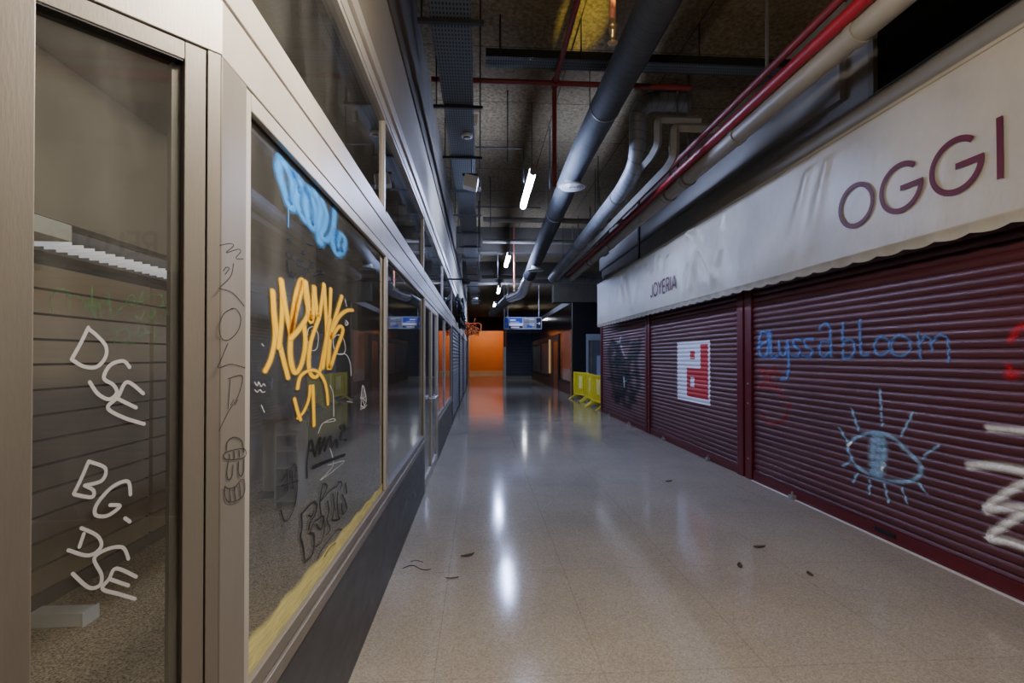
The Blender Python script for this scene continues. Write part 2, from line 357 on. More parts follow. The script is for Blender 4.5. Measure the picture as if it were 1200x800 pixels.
def tray_mat():
    m, nt, out = newmat('perforated_galvanised_steel')
    s = nd(nt, 'ShaderNodeSeparateXYZ', {0: pos(nt)})
    fx = math_(nt, 'ABSOLUTE', math_(nt, 'SUBTRACT', math_(nt, 'FRACT', math_(nt, 'DIVIDE', math_(nt, 'ADD', s.outputs[0], 5.0), .025)), .5))
    fy = math_(nt, 'ABSOLUTE', math_(nt, 'SUBTRACT', math_(nt, 'FRACT', math_(nt, 'DIVIDE', math_(nt, 'ADD', s.outputs[1], 20.0), .05)), .5))
    h = math_(nt, 'MULTIPLY', math_(nt, 'LESS_THAN', fx, .24), math_(nt, 'LESS_THAN', fy, .26))
    b = nd(nt, 'ShaderNodeBsdfPrincipled', {'Base Color': mixc(nt, h, lin('565b5e'), lin('0c0c0d')), 'Roughness': .5, 'Metallic': .45})
    nt.links.new(b.outputs[0], out.inputs[0]); return m
def fabric_mat():
    m, nt, out = newmat('cream_awning_vinyl')
    p = pos(nt)
    n = noise(nt, p, 1.3, 5, .6); st = noise(nt, nd(nt, 'ShaderNodeMapping', {'Vector': p, 'Scale': (1, 2.5, .5)}).outputs[0], 3.5, 6, .7)
    c = ramp(nt, n, [(.3, lin('9c9586')), (.7, lin('b5ae9e'))])
    c = mixc(nt, nd(nt, 'ShaderNodeMapRange', {0: st, 1: .6, 2: .85, 3: 0, 4: .5}).outputs[0], c, lin('7d735f'))
    b = nd(nt, 'ShaderNodeBsdfPrincipled', {'Base Color': c, 'Roughness': .42, 'Specular IOR Level': .5})
    bp = nd(nt, 'ShaderNodeBump', {'Height': noise(nt, nd(nt, 'ShaderNodeMapping', {'Vector': p, 'Scale': (1, 1, .5)}).outputs[0], 5, 3), 'Strength': .25, 'Distance': .03})
    nt.links.new(bp.outputs[0], b.inputs['Normal'])
    nt.links.new(b.outputs[0], out.inputs[0]); return m

M = {}
M['floor'] = floor_mat(); M['carpet'] = carpet_mat(); M['ceil'] = ceiling_mat(); M['tray'] = tray_mat(); M['fabric'] = fabric_mat()
M['alu'] = pbr('anodised_aluminium', 'bab4aa', .42, .3, .08, 3, .05, 200, (1, 1, .15), rvar=.15)
M['alu_door'] = pbr('shaded_aluminium', '857f77', .4, .35, .1, 3, .05, 200, (1, 1, .15), rvar=.15)  # darker copy of the aluminium, imitating the weaker light on post and pane frame
M['alu_dark'] = pbr('dull_aluminium', '7f7a72', .45, .4, .1, 3)
M['rubber'] = pbr('black_gasket', '17171a', .6, 0, .1)
M['kick'] = pbr('slate_kick_panel', '3b3e44', .42, 0, .16, 6, .04, 40, (1, .4, 1), rvar=.2)
M['beige'] = pbr('beige_painted_fascia', '8a8170', .75, 0, .08, 1.2)
M['beam'] = pbr('dark_concrete', '4d463d', .9, 0, .2, 2, .2, 50)
M['grey_wall'] = pbr('grey_painted_wall', '8a8681', .8, 0, .08, 1.0)
M['grey_lit'] = pbr('lit_grey_wall', '8d8a86', .75, 0, .07, 1.0)
M['maroon'] = pbr('maroon_shutter_enamel', '54272b', .45, .1, .14, 5, .05, 90, (1, .15, 1), rvar=.2)
M['maroon_post'] = pbr('maroon_post_enamel', '5a1620', .35, .05, .1, 3)
M['steel'] = pbr('worn_steel', 'b5b5b8', .4, .7, .15, 20)
M['dark_steel'] = pbr('dark_steel', '2b2b2d', .5, .5, .15, 10)
M['black'] = pbr('black_plastic', '131315', .5, 0, .1)
M['white'] = pbr('white_enamel', 'd8d8d6', .45, 0, .05)
M['red_pipe'] = pbr('red_fire_pipe', '8f1420', .4, 0, .12, 5)
M['red_dark'] = pbr('dusty_red_pipe', '6d1a1c', .55, 0, .2, 5)
M['pink_pipe'] = pbr('salmon_pipe', 'c9785f', .45, .1, .1, 8)
M['brass'] = pbr('brass', 'c2a878', .3, .8, .1, 20)
M['pvc'] = pbr('grey_pvc_pipe', '857f74', .5, 0, .12, 4, stretch=(1, .3, 1))
M['clamp'] = pbr('galvanised_clamp', '6b6965', .5, .5, .1)
M['duct'] = duct_mat('spiral_duct_steel', '3a3c3f', .11, .1, .75)
M['duct_dull'] = duct_mat('dusty_spiral_duct', '787b80', .11, .3, .5)
M['duct_box'] = pbr('galvanised_trunking', '86857f', .5, .25, .1, 5)
M['foil'] = pbr('crinkled_foil', 'c6c9d2', .22, .95, .1, 6, .9, 22)
M['orange'] = pbr('orange_painted_wall', 'e2812a', .55, 0, .05, .8)
M['navy'] = pbr('navy_shutter', '2a3158', .5, .1, .12, 2)
M['black_board'] = pbr('black_boarding', '131418', .4, 0, .2, 4, .15, 10, (6, 6, .3))
M['gloss_black'] = pbr('gloss_black_fascia', '101114', .12, 0, .15, 1.2, .15, 3)
M['brown'] = pbr('reddish_brown_laminate', '4a2f24', .45, 0, .15, 3, stretch=(1, 1, .2))
M['wood'] = pbr('pale_wood_strip', 'b0855a', .5, 0, .12, 4)
M['poster'] = pbr('orange_poster', 'a24c20', .5, 0, .06, 2)
M['poster_pale'] = pbr('pale_lower_poster', 'a07862', .5, 0, .2, 6)
M['pale_grey'] = pbr('pale_grey_door', '9aa3ad', .5, 0, .06, 2)
M['col_white'] = pbr('white_column', 'd9d9dc', .5, 0, .06, 2)
M['yellow'] = pbr('yellow_barrier_plastic', 'f0da28', .4, 0, .1, 3)
M['yellow2'] = pbr('pale_yellow_reflector', 'efe28a', .35, 0, .1, 6)
M['slat'] = pbr('taupe_slat_board', 'a8957a', .55, 0, .08, 2)
M['shop_wall'] = pbr('shop_wall_plaster', '9a9184', .85, 0, .08, 1)
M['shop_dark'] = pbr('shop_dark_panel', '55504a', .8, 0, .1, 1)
M['letter'] = pbr('maroon_vinyl_letter', '55061a', .5, 0, .1, 6, spec=.25, coat=0)
M['letter_brown'] = pbr('brown_letter', '2c1a12', .4, 0, .1, 6)
M['grey_shutter'] = pbr('grey_shutter_enamel', '7d7e80', .5, .2, .1, 4)
M['leaf'] = pbr('dry_leaf', '4f3d27', .8, 0, .3, 40)
M['sign_body'] = pbr('sign_lightbox_grey', 'b4bac4', .4, .1, .05)
M['sign_blue'] = pbr('sign_blue', '24389a', .4, 0, .05, emit=(lin('24389a'), .25))
M['sign_grey'] = pbr('sign_grey', '7f7f85', .4, 0, .05, emit=(lin('7f7f85'), .12))
M['sign_white'] = pbr('sign_white', 'c9cbe0', .4, 0, .05, emit=(lin('c9cbe0'), .3))
M['sign_dark'] = pbr('sign_dark', '22243a', .4, 0, .05)
M['sign_yel'] = pbr('sign_yellow', 'c8b46a', .4, 0, .05)
M['cool'] = emitter('cool_tube', (.48, .60, 1, 1), 165)
M['warm'] = emitter('warm_tube', (1, .88, .70, 1), 50)
M['glass'] = glass('shop_glass', haze=.095)
M['glass_up'] = glass('transom_glass', (.7, .74, .73, 1), .05, f0=.09)
M['dark_glass'] = pbr('unlit_black_glass', '060608', .15, 0, .1)
M['cable'] = pbr('black_cable', '0e0e10', .6, 0, .1)
M['cable_or'] = pbr('orange_cable', 'b5561f', .6, 0, .1)
P_ = dict(
 yellow=paint('yellow_spray', 'ffc808', .98, .25, .05), blue=paint('blue_spray', '3496ee', .93, .0, .15, nscale=15),
 black=paint('black_marker', '050506', .98, .75, .2, nscale=60), white=paint('white_chalk_marker', 'e4e6ea', .8, .6, .5, nscale=90),
 streak=paint('yellow_rollered_paint', 'ece494', .9, .8, .4, nscale=9, stretch=(1, 1, 14)), pillar=paint('thin_black_marker', '141416', .9, .7, .35, nscale=80),
 dse=paint('white_paint_marker', 'c9c9cc', .92, .8, .12, nscale=40), green=paint('green_spray', '2f8a4c', .5, -.2, .75, nscale=60),
 alyssa=paint('pale_blue_spray', '6288c6', .82, .0, .35, nscale=40), eye=paint('sky_blue_spray', '98bada', .82, .0, .35, nscale=40), glint=paint('white_spray_dot', 'f2f4f6', .95, .4),
 red=paint('faint_red_spray', 'c22a2a', .6, 0, .6, nscale=40), redspot=paint('bright_red_spray', 'e0182a', .75, -.2, .4), white2=paint('broad_white_spray', 'ffffff', .95, -.1, .3, nscale=25),
 dark=paint('black_spray_scribble', '0c0c10', .75, .1, .3), tag=paint('white_spray_tag', 'c8ccd2', .85, .3, .2), kick=paint('grey_chalk_tag', '8f939a', .6, .5, .4),
 sq_w=paint('white_stencil_paint', 'dfe1ee', .95, .9, .06, nscale=20), sq_r=paint('red_stencil_paint', 'b8222a', .97, .9, .05, nscale=20))

# ------------------------------------------------------------------ mesh helpers
class MB:
    def __init__(s): s.v = []; s.f = []; s.uv = {}; s.edge = None
    def box(s, x0, x1, y0, y1, z0, z1):
        b = len(s.v)
        s.v += [(x0, y0, z0), (x1, y0, z0), (x1, y1, z0), (x0, y1, z0), (x0, y0, z1), (x1, y0, z1), (x1, y1, z1), (x0, y1, z1)]
        s.f += [tuple(b+i for i in q) for q in ((0, 3, 2, 1), (4, 5, 6, 7), (0, 1, 5, 4), (1, 2, 6, 5), (2, 3, 7, 6), (3, 0, 4, 7))]
        return s
    def obox(s, p, d, n, l0, l1, t0, t1, z0, z1):
        """box along direction d (xy) from l0 to l1, thickness t0..t1 along n (xy)"""
        b = len(s.v)
        for z in (z0, z1):
            for l, t in ((l0, t0), (l1, t0), (l1, t1), (l0, t1)):
                s.v.append((p[0]+d[0]*l+n[0]*t, p[1]+d[1]*l+n[1]*t, z))
        s.f += [tuple(b+i for i in q) for q in ((0, 3, 2, 1), (4, 5, 6, 7), (0, 1, 5, 4), (1, 2, 6, 5), (2, 3, 7, 6), (3, 0, 4, 7))]
        return s
    def quad(s, *p):
        b = len(s.v); s.v += list(p); s.f.append(tuple(range(b, b+len(p)))); return s
    def prism(s, poly, axis, a, b_):
        """extrude a 2-D polygon along axis ('x': poly=(y,z), 'y': poly=(x,z), 'z': poly=(x,y))"""
        n = len(poly); b = len(s.v)
        for c in (a, b_):
            for p, q in poly: s.v.append({'x': (c, p, q), 'y': (p, c, q), 'z': (p, q, c)}[axis])
        s.f.append(tuple(range(b, b+n))[::-1]); s.f.append(tuple(range(b+n, b+2*n)))
        for i in range(n): j = (i+1) % n; s.f.append((b+i, b+j, b+n+j, b+n+i))
        return s
    def tube(s, path, r, n=14, caps=True, closed=False):
        """circle swept along a path of points; UV = (length, angle)"""
        P = [tuple(p) for p in path]; m = len(P); b = len(s.v); L = 0
        up = None; lens = []
        for i, p in enumerate(P):
            a = P[max(i-1, 0)]; c = P[min(i+1, m-1)]
            t = [c[k]-a[k] for k in range(3)]; l = math.sqrt(sum(x*x for x in t)) or 1; t = [x/l for x in t]
            if up is None:
                up = [0, 0, 1] if abs(t[2]) < .9 else [1, 0, 0]
            dtu = sum(up[k]*t[k] for k in range(3)); u = [up[k]-dtu*t[k] for k in range(3)]
            l = math.sqrt(sum(x*x for x in u)) or 1; u = [x/l for x in u]; up = u
            w = [t[1]*u[2]-t[2]*u[1], t[2]*u[0]-t[0]*u[2], t[0]*u[1]-t[1]*u[0]]
            if i: L += math.dist(P[i-1], p)
            lens.append(L)
            rr = r[i] if isinstance(r, (list, tuple)) else r
            for k in range(n):
                A = 2*pi*k/n
                s.v.append(tuple(p[q]+rr*(cos(A)*u[q]+sin(A)*w[q]) for q in range(3)))
        for i in range(m-1):
            for k in range(n):
                k2 = (k+1) % n
                s.uv[len(s.f)] = [(lens[i], k/n), (lens[i], (k+1)/n), (lens[i+1], (k+1)/n), (lens[i+1], k/n)]
                s.f.append((b+i*n+k, b+i*n+k2, b+(i+1)*n+k2, b+(i+1)*n+k))
        if caps:
            s.f.append(tuple(b+k for k in range(n))[::-1]); s.f.append(tuple(b+(m-1)*n+k for k in range(n)))
        return s
    def lathe(s, prof, c, n=24):
        """profile of (r, z) revolved about the vertical through c"""
        b = len(s.v); m = len(prof)
        for r, z in prof:
            for k in range(n): s.v.append((c[0]+r*cos(2*pi*k/n), c[1]+r*sin(2*pi*k/n), c[2]+z))
        for i in range(m-1):
            for k in range(n):
                k2 = (k+1) % n; s.f.append((b+i*n+k, b+i*n+k2, b+(i+1)*n+k2, b+(i+1)*n+k))
        return s
    def build(s, name, mat, parent=None, label=None, smooth=False, bevel=0, kind=None):
        off = (0, 0, 0)
        q = parent
        while q is not None:
            off = tuple(off[i]+q.location[i] for i in range(3)); q = q.parent
        me = bpy.data.meshes.new(name)
        V = [(x-off[0], y-off[1], z-off[2]) for x, y, z in s.v]
        # own origin: middle of the part's foot
        lo = [min(p[i] for p in V) for i in range(3)]; hi = [max(p[i] for p in V) for i in range(3)]
        o0 = ((lo[0]+hi[0])/2, (lo[1]+hi[1])/2, lo[2])
        me.from_pydata([(x-o0[0], y-o0[1], z-o0[2]) for x, y, z in V], [], s.f)
        if s.uv:
            ul = me.uv_layers.new(name='UVMap')
            for pi_, pol in enumerate(me.polygons):
                if pi_ in s.uv:
                    for k, li in enumerate(pol.loop_indices): ul.data[li].uv = s.uv[pi_][k]
        if s.edge is not None:
            at = me.attributes.new('edge', 'FLOAT', 'POINT'); at.data.foreach_set('value', s.edge)
        if smooth: me.polygons.foreach_set('use_smooth', [True]*len(me.polygons))
        me.materials.append(mat); me.update()
        ob = bpy.data.objects.new(name, me); ob.location = o0; C.objects.link(ob)
        if parent is not None: ob.parent = parent
        if label: ob['label'] = label
        if kind: ob['kind'] = kind
        if bevel:
            bm = ob.modifiers.new('bevel', 'BEVEL'); bm.width = bevel; bm.segments = 2; bm.limit_method = 'ANGLE'
        if smooth == 'auto':
            es = ob.modifiers.new('split', 'EDGE_SPLIT'); es.split_angle = R(40)
        return ob
def thing(name, label, cat, loc=(0, 0, 0), group=None, kind=None):
    o = bpy.data.objects.new(name, None); o.empty_display_size = .1; o.location = loc; C.objects.link(o)
    return tag(o, label, cat, group, kind)
def tag(o, label, cat, group=None, kind=None):
    o['label'] = label; o['category'] = cat
    if group: o['group'] = group
    if kind: o['kind'] = kind
    return o
def struct(name, label, cat, loc=(0, 0, 0)): return thing(name, label, cat, loc, None, 'structure')
def dup(root, loc, label=None, group=None, rotz=None):
    r = root.copy(); C.objects.link(r); r.location = loc
    if rotz is not None: r.rotation_euler = (0, 0, rotz)
    if label: r['label'] = label
    if group: r['group'] = group
    for ch in [o for o in list(bpy.data.objects) if o.parent == root]:
        c = ch.copy(); C.objects.link(c); c.parent = r
        for g in [o for o in list(bpy.data.objects) if o.parent == ch]:
            d = g.copy(); C.objects.link(d); d.parent = c
    return r
def bendpath(pts, rad, n=8):
    """polyline with rounded corners"""
    out = [pts[0]]
    for i in range(1, len(pts)-1):
        a, b, c = pts[i-1], pts[i], pts[i+1]
        d1 = math.dist(a, b); d2 = math.dist(b, c); r = min(rad, d1*.48, d2*.48)
        p = [b[k]+(a[k]-b[k])*r/d1 for k in range(3)]; q = [b[k]+(c[k]-b[k])*r/d2 for k in range(3)]
        for j in range(n+1):
            t = j/n; out.append(tuple((1-t)**2*p[k]+2*t*(1-t)*b[k]+t*t*q[k] for k in range(3)))
    out.append(pts[-1]); return out
def catmull(pts, n=6):
    if len(pts) < 3:
        return [tuple(pts[0][k]+(pts[-1][k]-pts[0][k])*j/n for k in range(2)) for j in range(n+1)]
    closed = pts[0] == pts[-1]
    Q = ([pts[-2]] + list(pts) + [pts[1]]) if closed else ([pts[0]] + list(pts) + [pts[-1]])
    out = []
    for i in range(1, len(Q)-2):
        p0, p1, p2, p3 = Q[i-1:i+3]
        for j in range(n):
            t = j/n
            out.append(tuple(.5*(2*p1[k]+(p2[k]-p0[k])*t+(2*p0[k]-5*p1[k]+4*p2[k]-p3[k])*t*t+(3*p1[k]-p0[k]-3*p2[k]+p3[k])*t**3) for k in range(2)))
    out.append(tuple(Q[-2])); return out
def ribbon(mb, pts, a, b, surf, layer=0, across=2, step=None, flat=False, off=.0012):
    """paint stroke on a surface: surf(p, q, out) -> point; brush is an ellipse of half-axes a (along) and b (up)"""
    if mb.edge is None: mb.edge = []
    P = []
    for p in pts:
        if not P or hypot((p[0]-P[-1][0])/a, (p[1]-P[-1][1])/b) > .06: P.append(p)
    if len(P) < 2: return
    if step:
        Q = [P[0]]
        for p in P[1:]:
            d = hypot(p[0]-Q[-1][0], p[1]-Q[-1][1]); k = max(1, int(d/step)); s = Q[-1]
            for j in range(1, k+1): Q.append((s[0]+(p[0]-s[0])*j/k, s[1]+(p[1]-s[1])*j/k))
        P = Q
    o = off + layer*.00012; m = len(P); S = [(p[0]/a, p[1]/b) for p in P]; rows = []
    T = []
    for i in range(m):
        A = S[max(i-1, 0)]; B = S[min(i+1, m-1)]; l = hypot(B[0]-A[0], B[1]-A[1]) or 1
        T.append(((B[0]-A[0])/l, (B[1]-A[1])/l))
    K = []
    if not flat:
        for j in (1, .92, .75, .5, .25): K.append((0, -j))
    K += [(i, 0) for i in range(m)]
    if not flat:
        for j in (.25, .5, .75, .92, 1): K.append((m-1, j))
    b0 = len(mb.v); W = across*2
    for i, ext in K:
        t = T[i]; c = (S[i][0]+t[0]*ext, S[i][1]+t[1]*ext); hw = math.sqrt(max(0, 1-ext*ext)) if ext else 1
        for k in range(W+1):
            u = (k/across-1)*max(hw, .02)
            q = (c[0]-t[1]*u, c[1]+t[0]*u)
            mb.v.append(surf(q[0]*a, q[1]*b, o)); mb.edge.append(min(1.0, hypot(u, ext)) if not flat else abs(u))
    for r in range(len(K)-1):
        for k in range(W):
            i0 = b0+r*(W+1)+k; mb.f.append((i0, i0+1, i0+W+2, i0+W+1))
def graffiti(key, surf, parent, label, name='graffiti', **kw):
    mb = MB()
    for i, (a, b, pts) in enumerate(GRAFFITI[key]):
        ribbon(mb, catmull([(p[0]/1000, p[1]/1000) for p in pts]), a/1000, b/1000, surf, layer=i, **kw)
    return mb.build(name, P_[key], parent, label)

# ------------------------------------------------------------------ the place
XL, XR, CEIL = -.62, 3.455, 4.9
XG = -.645
DA = R(43); CX, CY = XL, 1.27                       # corner where the angled pane meets the long shop front
DD = (-sin(DA), -cos(DA)); DN = (cos(DA), -sin(DA))
def W_(p, q, o): return (XG+o, p, q)
def P__(p, q, o): return (XL+o, p, q)
def D_(p, q, o): return (CX+DD[0]*p+DN[0]*(o-.02), CY+DD[1]*p+DN[1]*(o-.02), q)
PITCH = .07
def prof(z):
    t = (z/PITCH) % 1.0
    return XR - .017*max(0, sin(pi*t))**.7
def S_(p, q, o): return (prof(q)-o, p, q)

# floors and ceiling
f = MB(); f.quad((-3, 25.2, 0), (-3, 47, 0), (8, 47, 0), (8, 25.2, 0)); f.quad((XL-.06, 1.24, 0), (XL-.06, 25.2, 0), (8, 25.2, 0), (8, 1.24, 0)); f.quad((-4.2, -8, 0), (XL-.06, 1.24, 0), (8, 1.24, 0), (8, -8, 0))
tag(f.build('floor', M['floor']), 'glossy beige terrazzo corridor floor with thin slab joints', 'floor', kind='structure')
f = MB(); f.quad((-2.8, -8, .004), (-2.8, 12, .004), (XL-.03, 12, .004), (XL-.03, 1.27, .004), (CX+DD[0]*4.2-.03, CY+DD[1]*4.2, .004), (-2.8, -2.5, .004))
f = MB(); f.quad((-2.8, -1.05, .004), (-2.8, 12, .004), (XL-.03, 12, .004), (XL-.03, 1.27, .004))
tag(f.build('floor_shop', M['carpet']), 'speckled beige carpet inside the empty shop', 'carpet floor', kind='structure')
f = MB(); f.box(-4.2, 8, -8, 47.2, CEIL, CEIL+.1)
tag(f.build('ceiling', M['ceil']), 'brown wood-wool slab ceiling above the services', 'ceiling', kind='structure')

# left: fascia over the shop front
f = MB(); f.box(XL-.2, XL, 1.27, 25.2, 3.31, 3.93); f.obox((CX, CY), DD, DN, 0, 4.2, -.2, 0, 2.5, 3.93)
tag(f.build('wall_left', M['beige']), 'beige fascia band above the glazed shop front', 'wall', kind='structure')
f = MB(); f.box(XL-.2, XL+.015, 1.27, 25.2, 3.93, CEIL); f.obox((CX, CY), DD, DN, 0, 4.2, -.2, .0, 3.93, CEIL)
tag(f.build('wall_left_upper', M['beam']), 'dark beam between the beige fascia and ceiling', 'wall', kind='structure')  # darker than the beige fascia below
f = MB(); f.box(XL-.5, XL-.3, 25.2, 47, 0, CEIL); f.box(-3, XL-.3, 25.0, 25.2, 0, CEIL)
tag(f.build('wall_left_far', M['grey_wall']), 'grey side wall past the grey roller shutters', 'wall', kind='structure')

# long shop front: header, kick panels, windows, door
f = MB(); f.box(XL-.09, XL, 1.27, 25.0, 2.275, 2.41); f.box(XL-.09, XL+.004, 1.27, 25.0, 2.416, 2.5); f.box(XL-.09, XL-.008, 1.27, 25.0, 2.40, 2.43)
f.obox((CX, CY), DD, DN, .0, 1.6, -.09, 0, 2.278, 2.41); f.obox((CX, CY), DD, DN, .0, 1.6, -.09, .004, 2.416, 2.5)
tag(f.build('trim_1', M['alu'], bevel=.002), 'pale aluminium header band running along the shop front', 'header', kind='structure')
f = MB(); f.box(XL-.09, XL, 1.3, 25.0, 3.15, 3.22); f.box(XL-.09, XL+.02, 1.3, 25.0, 3.225, 3.31)
f2 = f
tag(f.build('trim_2', M['alu'], bevel=.002), 'grey metal rail along the top of the transom windows', 'rail', kind='structure')
# corner post between the angled pane and the front
post = struct('trim_3', 'aluminium corner post with scribbled letters and a cartoon face', 'corner post', (CX, CY+.06, 0))
f = MB(); f.prism([(XL, 1.272), (XL, 1.402), (XL-.09, 1.402), (XL-.09, 1.30), (XL-.03, 1.26)], 'z', 0, 2.274); f.build('post_face', M['alu_door'], post, bevel=.002)
f = MB(); f.obox((CX, CY), DD, DN, .003, .031, -.08, .0, 0, 2.276); f.build('post_return', M['alu_door'], post, bevel=.001)
graffiti('pillar', P__, post, 'thin black marker letters above a face with a striped hat', off=.0008)
# windows
Z0, Z1 = .56, 2.272
def front_window(n, y0, y1, label, sill=True, zk=Z0, glassmat='glass', wide=.034):
    t = struct('window_%d' % n, label, 'window', (XL, (y0+y1)/2, zk))
    fm = MB()
    fm.box(XL-.03, XL-.004, y0, y0+wide, zk+.1, Z1); fm.box(XL-.03, XL-.004, y1-wide, y1, zk+.1, Z1)
    fm.box(XL-.06, XL-.002, y0+wide, y1-wide, Z1-.05, Z1-.001)
    fm.build('frame', M['alu'], t, bevel=.003)
    sl = MB(); sl.box(XL-.06, XL+.006, y0, y1, zk, zk+.048); sl.box(XL-.06, XL-.004, y0, y1, zk+.052, zk+.1); sl.build('sill', M['alu_door'], t, bevel=.003)
    gk = MB()
    for a in (XL-.026,):
        gk.box(a, a+.006, y0+wide, y0+wide+.006, zk+.1, Z1-.05); gk.box(a, a+.006, y1-wide-.006, y1-wide, zk+.1, Z1-.05); gk.box(a, a+.006, y0+wide+.006, y1-wide-.006, Z1-.056, Z1-.05)
    gk.build('gasket', M['rubber'], t)
    g = MB(); g.quad((XG, y0+wide, zk+.1), (XG, y1-wide, zk+.1), (XG, y1-wide, Z1-.05), (XG, y0+wide, Z1-.05))
    return t, g.build('pane', M[glassmat], t)
w1, pane1 = front_window(1, 1.405, 3.50, 'large shop window with yellow, blue and black graffiti')
m_ = MB(); m_.edge = []
for i in range(41):
    y = 1.445+(3.46-1.445)*i/40; h = .112-.055*i/40+.006*sin(i*1.3)
    for k in range(5): m_.v.append((XG+.0006, y, .655+h*k/4)); m_.edge.append((0, .2, .4, .8, .97)[k])
for i in range(40):
    for k in range(4): q = i*5+k; m_.f.append((q, q+5, q+6, q+1))
m_.build('graffiti', P_['streak'], pane1, 'yellow paint strip rolled along the bottom of the pane')
graffiti('black', W_, pane1, 'black marker tags and bubble letters', off=.0010)
graffiti('white', W_, pane1, 'thin white chalk doodles', off=.0012)
graffiti('blue', W_, pane1, 'dense sky blue spray tag', across=3, off=.0014)
graffiti('yellow', W_, pane1, 'bright yellow spray tag of tall looping letters', across=3, off=.0034)
w2, _ = front_window(2, 3.50, 5.88, 'shop window mirroring the hanging sign, before the glass doors')
w3, _ = front_window(3, 7.75, 9.35, 'narrow shop window just past the glass doors')
w4, _ = front_window(4, 9.35, 11.68, 'shop window between the narrow one and grey shutters')
def kick(n, y0, y1, label):
    f = MB(); f.box(XL-.06, XL-.002, y0, y1, .0, Z0-.002)
    return tag(f.build('baseboard_%s' % n, M['kick'], bevel=.003), label, 'kick panel', kind='structure')
k1 = kick('left', 1.405, 5.88, 'dark slate kick panel below the two big shop windows')
graffiti('kick', P__, k1, 'faint grey chalk tag')
kick('left_far', 7.75, 11.68, 'dark slate kick panel past the glass doors')
# transoms
ys = [1.30, 3.46, 5.86, 8.9, 11.9, 14.9, 18.0, 21.5, 25.0]
for i in range(len(ys)-1):
    y0, y1 = ys[i], ys[i+1]
    t = struct('window_%d' % (10+i), 'dusty transom window number %s along the band above the header' % ['one', 'two', 'three', 'four', 'five', 'six', 'seven', 'eight'][i], 'window', (XL, (y0+y1)/2, 2.5))
    fm = MB(); fm.box(XL-.032, XL-.012, y0, y0+.02, 2.505, 3.148); fm.box(XL-.032, XL-.012, y1-.02, y1, 2.505, 3.148); fm.box(XL-.07, XL-.006, y0+.025, y1-.025, 2.505, 2.53); fm.box(XL-.07, XL-.006, y0+.025, y1-.025, 3.12, 3.148)
    fm.build('frame', M['alu'], t)
    g = MB(); g.quad((XL-.03, y0+.025, 2.53), (XL-.03, y1-.025, 2.53), (XL-.03, y1-.025, 3.12), (XL-.03, y0+.025, 3.12)); g.build('pane', M['glass_up'], t)
# glass double doors
d1 = struct('door_1', 'glass double doors with aluminium stiles and bar handle', 'door', (XL, 6.82, 0))
fm = MB(); fm.box(XL-.07, XL-.002, 5.882, 5.94, 0, 2.272); fm.box(XL-.07, XL-.002, 7.69, 7.748, 0, 2.272); fm.box(XL-.07, XL-.002, 5.94, 7.69, 2.22, 2.272); fm.build('door_frame', M['alu'], d1, bevel=.003)
for y0, y1 in ((5.945, 6.812), (6.818, 7.685)):
    lf = MB(); lf.box(XL-.05, XL-.01, y0, y0+.06, .02, 2.215); lf.box(XL-.05, XL-.01, y1-.06, y1, .02, 2.215); lf.box(XL-.05, XL-.01, y0+.06, y1-.06, .02, .12); lf.box(XL-.05, XL-.01, y0+.06, y1-.06, 2.15, 2.215)
    o = lf.build('door_leaf', M['alu'], d1, bevel=.003)
    g = MB(); g.quad((XG, y0+.06, .12), (XG, y1-.06, .12), (XG, y1-.06, 2.15), (XG, y0+.06, 2.15)); g.build('pane', M['glass'], o)
    hd = MB(); yc = y1-.03 if y0 < 6.5 else y0+.03
    hd.tube(bendpath([(XL-.01, yc, 1.02), (XL+.05, yc, 1.02), (XL+.05, yc+(-.25 if y0 < 6.5 else .25), 1.02), (XL-.01, yc+(-.25 if y0 < 6.5 else .25), 1.02)], .03), .012, 10); hd.build('handle', M['steel'], o, smooth='auto')
# angled pane at the corner
wa = struct('window_20', 'angled corner pane marked with white DSE and BG letters', 'window', (CX+DD[0]*.2, CY+DD[1]*.2, 0))
fm = MB()
fm.obox((CX, CY), DD, DN, .034, .079, -.06, -.002, 0, 2.274); fm.obox((CX, CY), DD, DN, .331, .42, -.06, -.002, 0, 2.274); fm.obox((CX, CY), DD, DN, .079, .331, -.06, -.002, 2.232, 2.274); fm.obox((CX, CY), DD, DN, .079, .331, -.06, -.002, 0, .09)
fm.build('frame', M['alu_door'], wa, bevel=.002)
gk = MB(); gk.obox((CX, CY), DD, DN, .0815, .331, -.05, -.004, 2.228, 2.232); gk.build('gasket', M['rubber'], wa)
rv = MB(); rv.obox((CX, CY), DD, DN, .0795, .098, -.05, -.024, .09, 2.226); rv.build('inner_stile', M['alu_dark'], wa)
g = MB(); g.quad(D_(.08, .09, 0), D_(.331, .09, 0), D_(.331, 2.232, 0), D_(.08, 2.232, 0)); pane_a = g.build('pane', M['glass'], wa)
graffiti('green', D_, pane_a, 'faint green spray scribble', across=3, off=.0008)
graffiti('dse', D_, pane_a, 'white marker letters DSE, BG and DSE', across=3, off=.0022)
wb = struct('window_21', 'unseen wide pane added beyond the angled corner pane to let light in', 'window', (CX+DD[0]*1, CY+DD[1]*1, 0))  # out of view, glazed so that light reaches the carpet
fm = MB(); fm.obox((CX, CY), DD, DN, .425, .50, -.06, -.002, 0, 2.274); fm.obox((CX, CY), DD, DN, 1.52, 1.6, -.06, -.002, 0, 2.274); fm.obox((CX, CY), DD, DN, .50, 1.52, -.06, -.002, 2.2, 2.274); fm.obox((CX, CY), DD, DN, .50, 1.52, -.06, -.002, 0, .09); fm.build('frame', M['alu'], wb)
g = MB(); g.quad(D_(.5, .09, 0), D_(1.52, .09, 0), D_(1.52, 2.2, 0), D_(.5, 2.2, 0)); g.build('pane', M['glass'], wb)
f = MB(); f.obox((CX, CY), DD, DN, 1.6, 4.2, -.2, 0, 0, 2.5)
